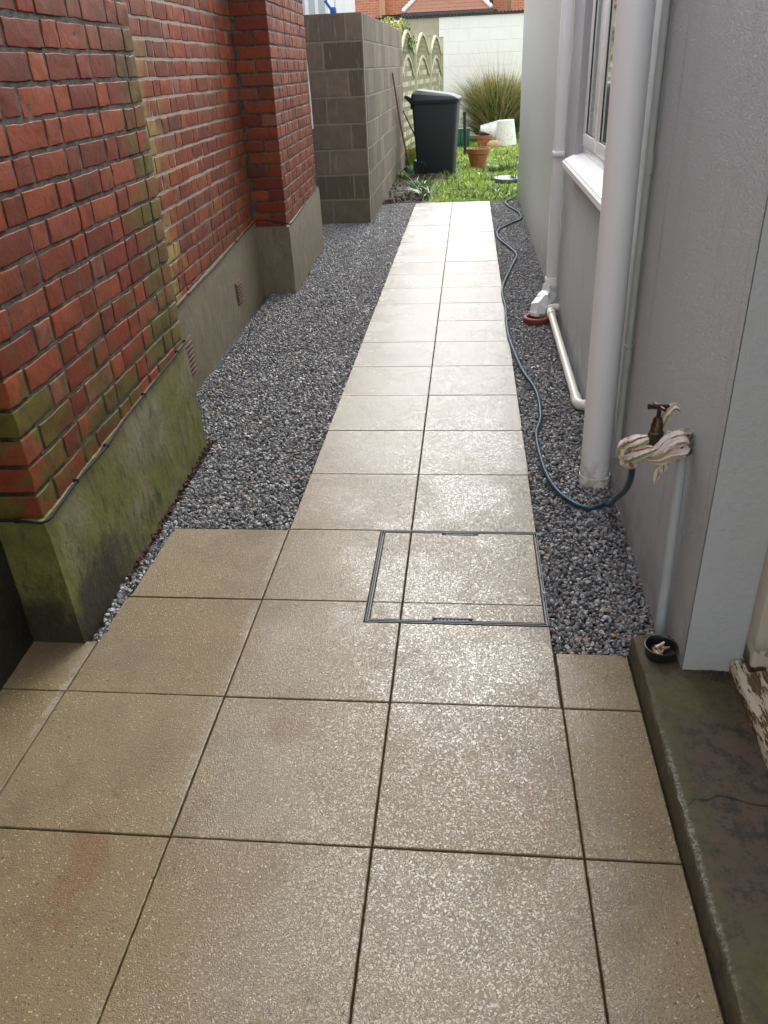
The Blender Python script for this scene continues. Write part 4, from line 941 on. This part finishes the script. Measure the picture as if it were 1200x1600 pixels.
loft(f, [(-.355, .372, -.315, .315, 1.010, .05), (-.355, .372, -.315, .315, 1.028, .05), (-.33, .355, -.300, .300, zt(.55), .06), (-.27, .30, -.255, .255, zt(.93), .07), (-.22, .22, -.2, .2, zt(1.0), .08)])
f.build('lid', BIN, BI, sharp=30)
f = MB(); f.extrude([(-.33, .93), (-.36, .985), (-.44, 1.055), (-.445, 1.085), (-.40, 1.09), (-.33, 1.05)], .50, (0, -.25, 0), (1, 0, 0), (0, 0, 1), (0, 1, 0)); f.build('handle', BIN, BI, sharp=30)
for y in (-.275, .255):
    f = MB(); Mx = Matrix.Rotation(-PI/2, 3, 'X'); f.lathe([(.0, -.028), (.07, -.028), (.098, -.022), (.1, -.01), (.1, .018), (.097, .027), (.084, .030), (.076, .020), (.04, .018), (.034, .030), (.0, .030)][::-1], (-.215, y, .10), 32, M=Matrix.Rotation(PI/2, 3, 'X')); wh = f.build('wheel', BLACKP, BI, sharp=30)
    f = MB(); f.lathe([(.045, .0), (.05, .006), (.06, .006), (.065, .0)], (-.215, y-.020, .10), 32, M=Matrix.Rotation(PI/2, 3, 'X')); f.build('rim', BIN, wh)
f = MB(); f.tube([(-.215, -.26, .10), (-.215, .26, .10)], .014, 12); f.box((-.34, -.2, .04), (-.25, .2, .20), .03); f.build('axle_housing', BLACKP, BI)

# brushes leaning on the wall
B1 = thing('garden_brush', 'long brown handled brush with teal head leaning on the block wall', 'brush', (-.70, 12.35, 0))
f = MB(); f.tube([(-.725, 12.20, .12), (-.80, 11.7, .72), (-.842, 11.05, 1.40)], [.013, .013, .012], 10); f.build('handle', WOODB, B1, off=B1.location)
f = MB(); f.lathe([(.0, -.05), (.03, -.045), (.045, -.01), (.042, .03), (.02, .06), (.0, .065)], (-.70, 12.06, .07), 20, M=Matrix.Rotation(.9, 3, 'Y')); f.build('head', TEAL, B1, off=B1.location)
f = MB(); f.lathe([(.0, -.03), (.05, -.03), (.042, .03), (.0, .03)], (-.755, 12.08, .075), 16, M=Matrix.Rotation(.9, 3, 'Y')); f.build('bristles', BLACKP, B1, off=B1.location)
f = MB(); f.tube([(-.66, 13.2, .42), (-.86, 13.05, .85)], .011, 8); f.tube([(-.66, 13.2, .42), (-.60, 13.25, .02)], .011, 8); tag(f.build('garden_stick', MTIMB), 'thin dark stick propped against the wall behind the brown brush handle', 'stick')

# posts, pots and crates on the lawn
f = MB(); f.tube([(.125, 14.8, -.02), (.108, 14.8, .70)], .030, 16); f.tube([(.108, 14.8, .66), (.1075, 14.8, .725)], .033, 16); tag(f.build('black_post', BLACKP), 'short black plastic pipe standing upright in the lawn right of the bin', 'pipe')
CR = thing('garden_crate', 'dark green slatted crate half hidden behind the bin', 'crate', (.04, 16.6, 0))
f = MB()
for q in range(5): f.box((-.10+q*.062, 16.5, .0), (-.10+q*.062+.05, 16.52, .34), .004)
f.box((-.105, 16.515, 0), (.205, 16.53, .34)); f.box((-.12, 16.49, .30), (.22, 16.80, .345), .006); f.box((-.10, 16.53, 0), (.20, 16.78, .30)); f.build('body', DGREEN, CR, off=CR.location)
def pot(name, label, c, R, h, mat, r0=.62, fill=True, tilt=0):
    t = thing(name, label, 'flower pot', c); f = MB(); Mx = Matrix.Rotation(tilt, 3, 'Y')
    f.lathe([(0, .0), (R*r0, .0), (R*.86, h*.70), (R*.92, h*.72), (R*.96, h*.74), (R*.98, h*.93), (R, h*.96), (R*.99, h), (R*.93, h), (R*.90, h*.95), (R*.86, h*.78), (0, h*.76)], (0, 0, 0), 40, M=Mx); f.build('pot', mat, t)
    if fill: f = MB(); f.lathe([(0, h*.86), (R*.6, h*.84), (R*.88, h*.80), (0, h*.78)], (0, 0, 0), 24, M=Mx); f.build('soil', EARTH, t)
    return t
pot('terracotta_pot', 'rimmed terracotta flower pot standing on the grass nearest the path', (.338, 12.85, 0), .188, .285, TERRA, .60)
tuft('pot_sprout', GRASS, (.338, 12.85, .22), 60, .11, (.04, .10), (.003, .007), .5, 'green sprouts growing in the rimmed terracotta flower pot', 'plant', (.4, .9))
pot('small_terracotta_pot', 'smaller shallow terracotta pot before the lying white planter', (.49, 16.3, 0), .165, .225, TERRA, .75)
f = MB(); f.lathe([(.06, 0), (.10, .03), (.105, .09), (.09, .1), (.0, .09)], (.46, 16.3, .19), 20, M=Matrix.Rotation(.35, 3, 'Y')); tag(f.build('black_plant_pot', BLACKP), 'small black plastic pot tipped inside the smaller terracotta pot', 'flower pot')
f = MB(); f.lathe([(0, 0), (.10, 0), (.135, .05), (.13, .055), (.1, .02), (0, .015)], (.22, 15.2, 0), 24); tag(f.build('white_saucer', CREAM), 'pale plant saucer on the grass behind the rimmed terracotta pot', 'saucer')
V0, F0 = ico(3); f = MB(); f.add([(.67+v[0]*.14+.02*noise.noise(Vector(v*2)), 16.1+v[1]*.1, .05+v[2]*.09*(1+.2*noise.noise(Vector(v*1.7)))) for v in V0], F0.tolist()); tag(f.build('sandstone_lump', simple('sandstone', (.42, .29, .15), .8, .2, 12, .004, 60)), 'rounded sandy brown stone beside the smaller terracotta pot', 'stone')
f = MB(); f.lathe([(0, .02), (.185, .0), (.208, .01), (.205, .10), (.168, .44), (.170, .462), (.158, .466), (.148, .44), (.155, .30), (0, .28)], (.93, 16.55, 0), 40, M=Matrix.Rotation(-.05, 3, 'Y')); tag(f.build('white_planter', WPOT), 'tall white tapered planter standing upright with a stained open rim', 'planter')
Mx = Matrix.Rotation(1.42, 3, 'Y')
f = MB(); f.lathe([(0, .02), (.16, .0), (.175, .01), (.205, .40), (.205, .44), (.19, .44), (.17, .05), (0, .04)][::1], (.44, 17.3, .165), 40, M=Mx); tag(f.build('fallen_white_planter', WPOT), 'white planter lying on its side behind the upright white planter', 'planter')
pot('corner_pot', 'old terracotta pot in the corner between bin and fence', (-.72, 13.75, 0), .15, .24, TERRA)

# lattice fence
FE = thing('lattice_fence', 'pale timber fence of three arched lattice panels beyond the block wall', 'fence', (-.9, 13.4, 0))
PS = [(-.925, 13.42), (-.79, 15.15), (-.60, 16.95), (-.42, 18.75)]
for (px, py) in PS:
    f = MB(); f.box((px-.04, py-.04, -.1), (px+.04, py+.04, 1.97), .006); f.box((px-.046, py-.046, 1.97), (px+.046, py+.046, 1.99), .005); f.build('post', TIMBER, FE, off=FE.location)
bell = lambda s_: (.5*(1+math.cos(2*PI*(s_-.5))))**.75
for (ax, ay), (bx, by) in zip(PS[:-1], PS[1:]):
    a, b = Vector((ax, ay, 0)), Vector((bx, by, 0)); L = (b-a).length-.09; d = (b-a).normalized(); O = a+d*.045; nr = Vector((d.y, -d.x, 0))
    pt = lambda s_, z, o_=0.: O+d*(s_*L)+Vector((0, 0, z))+nr*o_
    pn = bpy.data.objects.new('panel', None); COL.objects.link(pn); pn.parent = FE; pn.location = O-FE.location
    top = lambda s_: 1.66+.32*bell(s_); mid = lambda s_: 1.30+.32*bell(s_)
    f = MB()
    for fn in (top, mid):
        P = [pt(i/24, fn(i/24)) for i in range(25)]
        for i in range(24):
            vs = []
            for p in (P[i], P[i+1]):
                for zz, oo in ((-.022, -.02), (.022, -.02), (.022, .02), (-.022, .02)): vs.append(p+Vector((0, 0, zz))+nr*oo)
            f.add(vs, [(0, 1, 5, 4), (1, 2, 6, 5), (2, 3, 7, 6), (3, 0, 4, 7)])
    for s_ in (0.012, .988):
        p, t_ = pt(s_, .05, -.02), pt(s_, 1.66, -.02); f.extrude([(-.02, 0), (.02, 0), (.02, 1.62), (-.02, 1.62)], .04, p, d, (0, 0, 1), nr)
    f.extrude([(0, 0), (L, 0), (L, .05), (0, .05)], .03, O+Vector((0, 0, .05))-nr*.015, d, (0, 0, 1), nr)
    f.build('frame', TIMBER, pn, off=O, sharp=30)
    f = MB(); sp_ = .105
    for sg, oo in ((1, .004), (-1, -.009)):
        c0 = -3.0
        while c0 < 4:
            seg = []
            for q in range(61):
                s_ = q/60; z = c0+sg*s_*L*1.6
                if mid(s_) <= z <= top(s_): seg.append(s_)
            if len(seg) > 1:
                s0, s1 = seg[0], seg[-1]; p, q_ = pt(s0, c0+sg*s0*L*1.6, oo), pt(s1, c0+sg*s1*L*1.6, oo); e_ = (q_-p).normalized(); u_ = e_.cross(nr)*.011
                f.add([p-u_, p+u_, q_+u_, q_-u_, p-u_+nr*.006, p+u_+nr*.006, q_+u_+nr*.006, q_-u_+nr*.006], [(0, 1, 2, 3), (4, 5, 6, 7), (0, 1, 5, 4), (2, 3, 7, 6), (1, 2, 6, 5), (0, 3, 7, 4)])
            c0 += sp_*1.5
    f.build('lattice', TIMBD, pn, off=O, sharp=30)
    f = MB(); z = .12; k = 0
    while z < 1.62:
        n_ = 20
        for i in range(n_):
            s0, s1 = i/n_, (i+1)/n_; zz = min(mid(s0), mid(s1))-.02
            if z+.072 > zz: continue
            o0 = .012*math.sin(s0*4*PI+k*PI); o1 = .012*math.sin(s1*4*PI+k*PI)
            A, B = pt(s0, z, o0), pt(s1, z, o1); up_ = Vector((0, 0, .072))
            f.add([A, B, B+up_, A+up_, A+nr*.006, B+nr*.006, B+up_+nr*.006, A+up_+nr*.006], [(0, 1, 2, 3), (4, 5, 6, 7), (3, 2, 6, 7), (0, 1, 5, 4)])
        z += .15; k += 1
    for q in range(1, 9):
        s_ = q/9; f.extrude([(-.012, 0), (.012, 0), (.012, mid(s_)-.1), (-.012, mid(s_)-.1)], .008, pt(s_, .08, -.004), d, (0, 0, 1), nr, mi=1)
    f.build('slats', [TIMBER, TIMBD], pn, off=O, sharp=30)

# shrub behind the fence
SH = thing('variegated_shrub', 'yellow green variegated shrub showing above the fence and block wall', 'shrub', (-1.15, 14.4, 0))
f = MB(); 
for i in range(5): a = i*1.3; f.tube(smoothpath([(-1.15+.03*math.cos(a), 14.4+.03*math.sin(a), -.02), (-1.15+.1*math.cos(a), 14.4+.1*math.sin(a), .9), (-1.05+.22*math.cos(a), 14.4+.22*math.sin(a), 1.9)], 4), [.02]*4+[.014]*4+[.006], 7)
f.build('stems', MTIMB, SH, off=SH.location)
n = 1500; c = np.array([(-1.12, 14.4, 1.9), (-.98, 14.35, 2.03), (-1.18, 14.5, 2.06), (-.86, 14.45, 1.80), (-1.1, 14.4, 1.5), (-1.05, 14.5, 1.75)])[rng.integers(0, 6, n)]; dr = rng.normal(size=(n, 3)); dr /= np.linalg.norm(dr, axis=1)[:, None]; P = c+dr*(rng.random(n)**.6)[:, None]*np.array([.19, .2, .15])
u = rng.normal(size=(n, 3)); u /= np.linalg.norm(u, axis=1)[:, None]; v = np.cross(u, rng.normal(size=(n, 3))); v /= np.linalg.norm(v, axis=1)[:, None]; s_ = rng.uniform(.018, .042, n)[:, None]
V = np.stack([P-u*s_, P+v*s_*.45, P+u*s_, P-v*s_*.45], 1).reshape(-1, 3); F = np.arange(n*4).reshape(-1, 4)
o = npmesh('leaves', V, F, np.repeat(np.where(P[:, 0] > -.93, rng.uniform(0, .4, n), rng.uniform(.3, 1, n)), 4), SHRUB); o.parent = SH; o.location = -SH.location

# white garden wall with corrugated roof edge
GW = thing('garden_wall', 'white painted blockwork wall with bare beige end closing the garden', 'wall', (0, 19.5, 0))
bw = MB(); Hh = .2445
for k in range(10):
    z = 2.385-(k+1)*Hh; x = -.50 if k % 2 else -.28-.0; first = True
    x = -.505
    while x < 3.6:
        L = (.225 if (k % 2 and first) else .45) if True else 0; first = False
        rbox(bw, (x+L/2, 19.55, z+Hh/2), (L-.008, .10, Hh-.008), (5, 3, 4), .005, .0012, random.random()); x += L
bw.box((-.50, 19.508, -.1), (3.6, 19.6, 2.38)); bw.build('painted_blocks', WPAINT, GW, off=GW.location, sharp=15)
f = MB(); f.box((-2.6, 19.503, -.1), (-.508, 19.6, 2.38)); 
for z in (2.0, 1.62, 1.2): f.box((-2.6, 19.500, z), (-.508, 19.503, z+.01))
f.build('beige_render', BEIGE, GW, off=GW.location)
f = MB(); vs = []; n = 440
for i in range(n+1):
    x = -2.6+6.2*i/n; z = 2.425+.016*math.sin(x*2*PI/.076)
    for (y, dz) in ((19.42, 0), (19.42, .012), (23.0, -.15), (23.0, -.162)): vs.append((x, y, z+dz-(.0)))
f.add(vs, [(i*4+j, i*4+(j+1) % 4, i*4+4+(j+1) % 4, i*4+4+j) for i in range(n) for j in range(4)]); f.build('corrugated_roof', CORRU, GW, off=GW.location, sharp=80)
f = MB(); f.box((-2.6, 19.46, 2.385), (3.6, 19.49, 2.412)); f.build('eaves_strip', DARKP, GW, off=GW.location)

# far brick house
FH = thing('far_house', 'orange brick house with hipped tiled bay roof beyond the garden wall', 'house', (0, 31.5, 0))
f = MB(); f.box((-9, 31.6, 0), (5.5, 38, 6)); f.box((-9, 31.35, 0), (-2.75, 31.6, 6)); f.build('wall', FARB, FH, off=FH.location)
f = MB(); f.box((-2.35, 30.3, 0), (1.05, 31.59, 2.9)); f.build('bay', DARKP, FH, off=FH.location)
e0, e1, yb, yt, ze, zr = -2.05, .88, 30.0, 31.6, 3.02, 4.15
f = MB(); t0, t1 = e0+1.15, e1-1.15
f.add([(e0, yb, ze), (e1, yb, ze), (t1, yt, zr), (t0, yt, zr), (e0-.35, yt, ze), (e1+.1, yt, ze)], [(0, 1, 2, 3), (0, 3, 4), (1, 5, 2)])
f.add([(-2.8, yb+.02, ze-.03), (e1+.2, yb+.02, ze-.03), (e1+.2, yt, ze-.03), (-2.8, yt, ze-.03)], [(0, 1, 2, 3)]); f.build('bay_roof', ROOF, FH, off=FH.location)
f = MB()
for a, b in (((e0, yb, ze), (t0, yt, zr)), ((e1, yb, ze), (t1, yt, zr))):
    P = [Vector(a)+(Vector(b)-Vector(a))*(i/26)+Vector((0, 0, .03+.025*(i % 2))) for i in range(27)]; f.tube(P, [.055+.018*(i % 2) for i in range(27)], 8)
f.build('hip_mortar', MORTW, FH, off=FH.location)
f = MB(); f.box((e0-.05, yb-.09, ze-.12), (e1+.06, yb-.005, ze-.02), .02); f.build('gutter', DARKP, FH, off=FH.location)
f = MB(); f.tube([(e1+.03, 31.5, 0), (e1+.03, 31.5, 6)], .045, 10); f.build('downpipe', DARKP, FH, off=FH.location)
f = MB(); f.box((1.55, 31.0, 0), (3.2, 31.59, 6)); f.build('chimney_breast', FARB, FH, off=FH.location)
f = MB(); f.box((1.32, 31.565, 0), (1.55, 31.60, 6)); f.build('quoin_strip', simple('buff_quoin_brick', (.50, .30, .17), .85, .15, 9), FH, off=FH.location)
f = MB(); f.box((-2.95, 31.31, 0), (-2.748, 31.36, 6)); f.build('quoin_strip', simple('buff_quoin_brick', (.50, .30, .17), .85, .15, 9), FH, off=FH.location)
bpy.context.view_layer.update()

# small twigs and crumbs lying on the slabs
f = MB()
for i in range(46):
    x = rng.uniform(-.85, .62); y = rng.uniform(-.55, 3.5)
    if y > .65 and abs(x) > .44: x *= .5
    a = rng.uniform(0, PI); L = rng.uniform(.0012, .0035); c, q = math.cos(a)*L, math.sin(a)*L
    f.add([(x-c, y-q, .0025), (x+q*.5, y-c*.5, .003), (x+c, y+q, .0035), (x-q*.5, y+c*.5, .003)], [(0, 1, 2, 3)], .5)
tag(f.build('path_crumbs', EARTH), 'scattered dark crumbs of soil and leaf on the wet slabs', 'litter', kind='stuff')
# a few dead leaf scraps on the gravel
f = MB()
for i in range(70):
    if i % 3: x, y = rng.uniform(.47, .75), rng.uniform(.7, 5)
    else: x, y = rng.uniform(-1.15, -.5), rng.uniform(1.4, 6)
    a = rng.uniform(0, PI); L = rng.uniform(.004, .011); c, q = math.cos(a)*L, math.sin(a)*L; z = .004
    f.add([(x-c, y-q, z), (x+q*.45, y-c*.45, z+.003), (x+c, y+q, z+.002), (x-q*.45, y+c*.45, z+.004)], [(0, 1, 2, 3)], .5)
tag(f.build('dead_leaves', simple('dead_leaf', (.16, .085, .035), .8, .5, 50, 0)), 'scraps of brown dead leaf scattered on the grey gravel', 'leaves', kind='stuff')
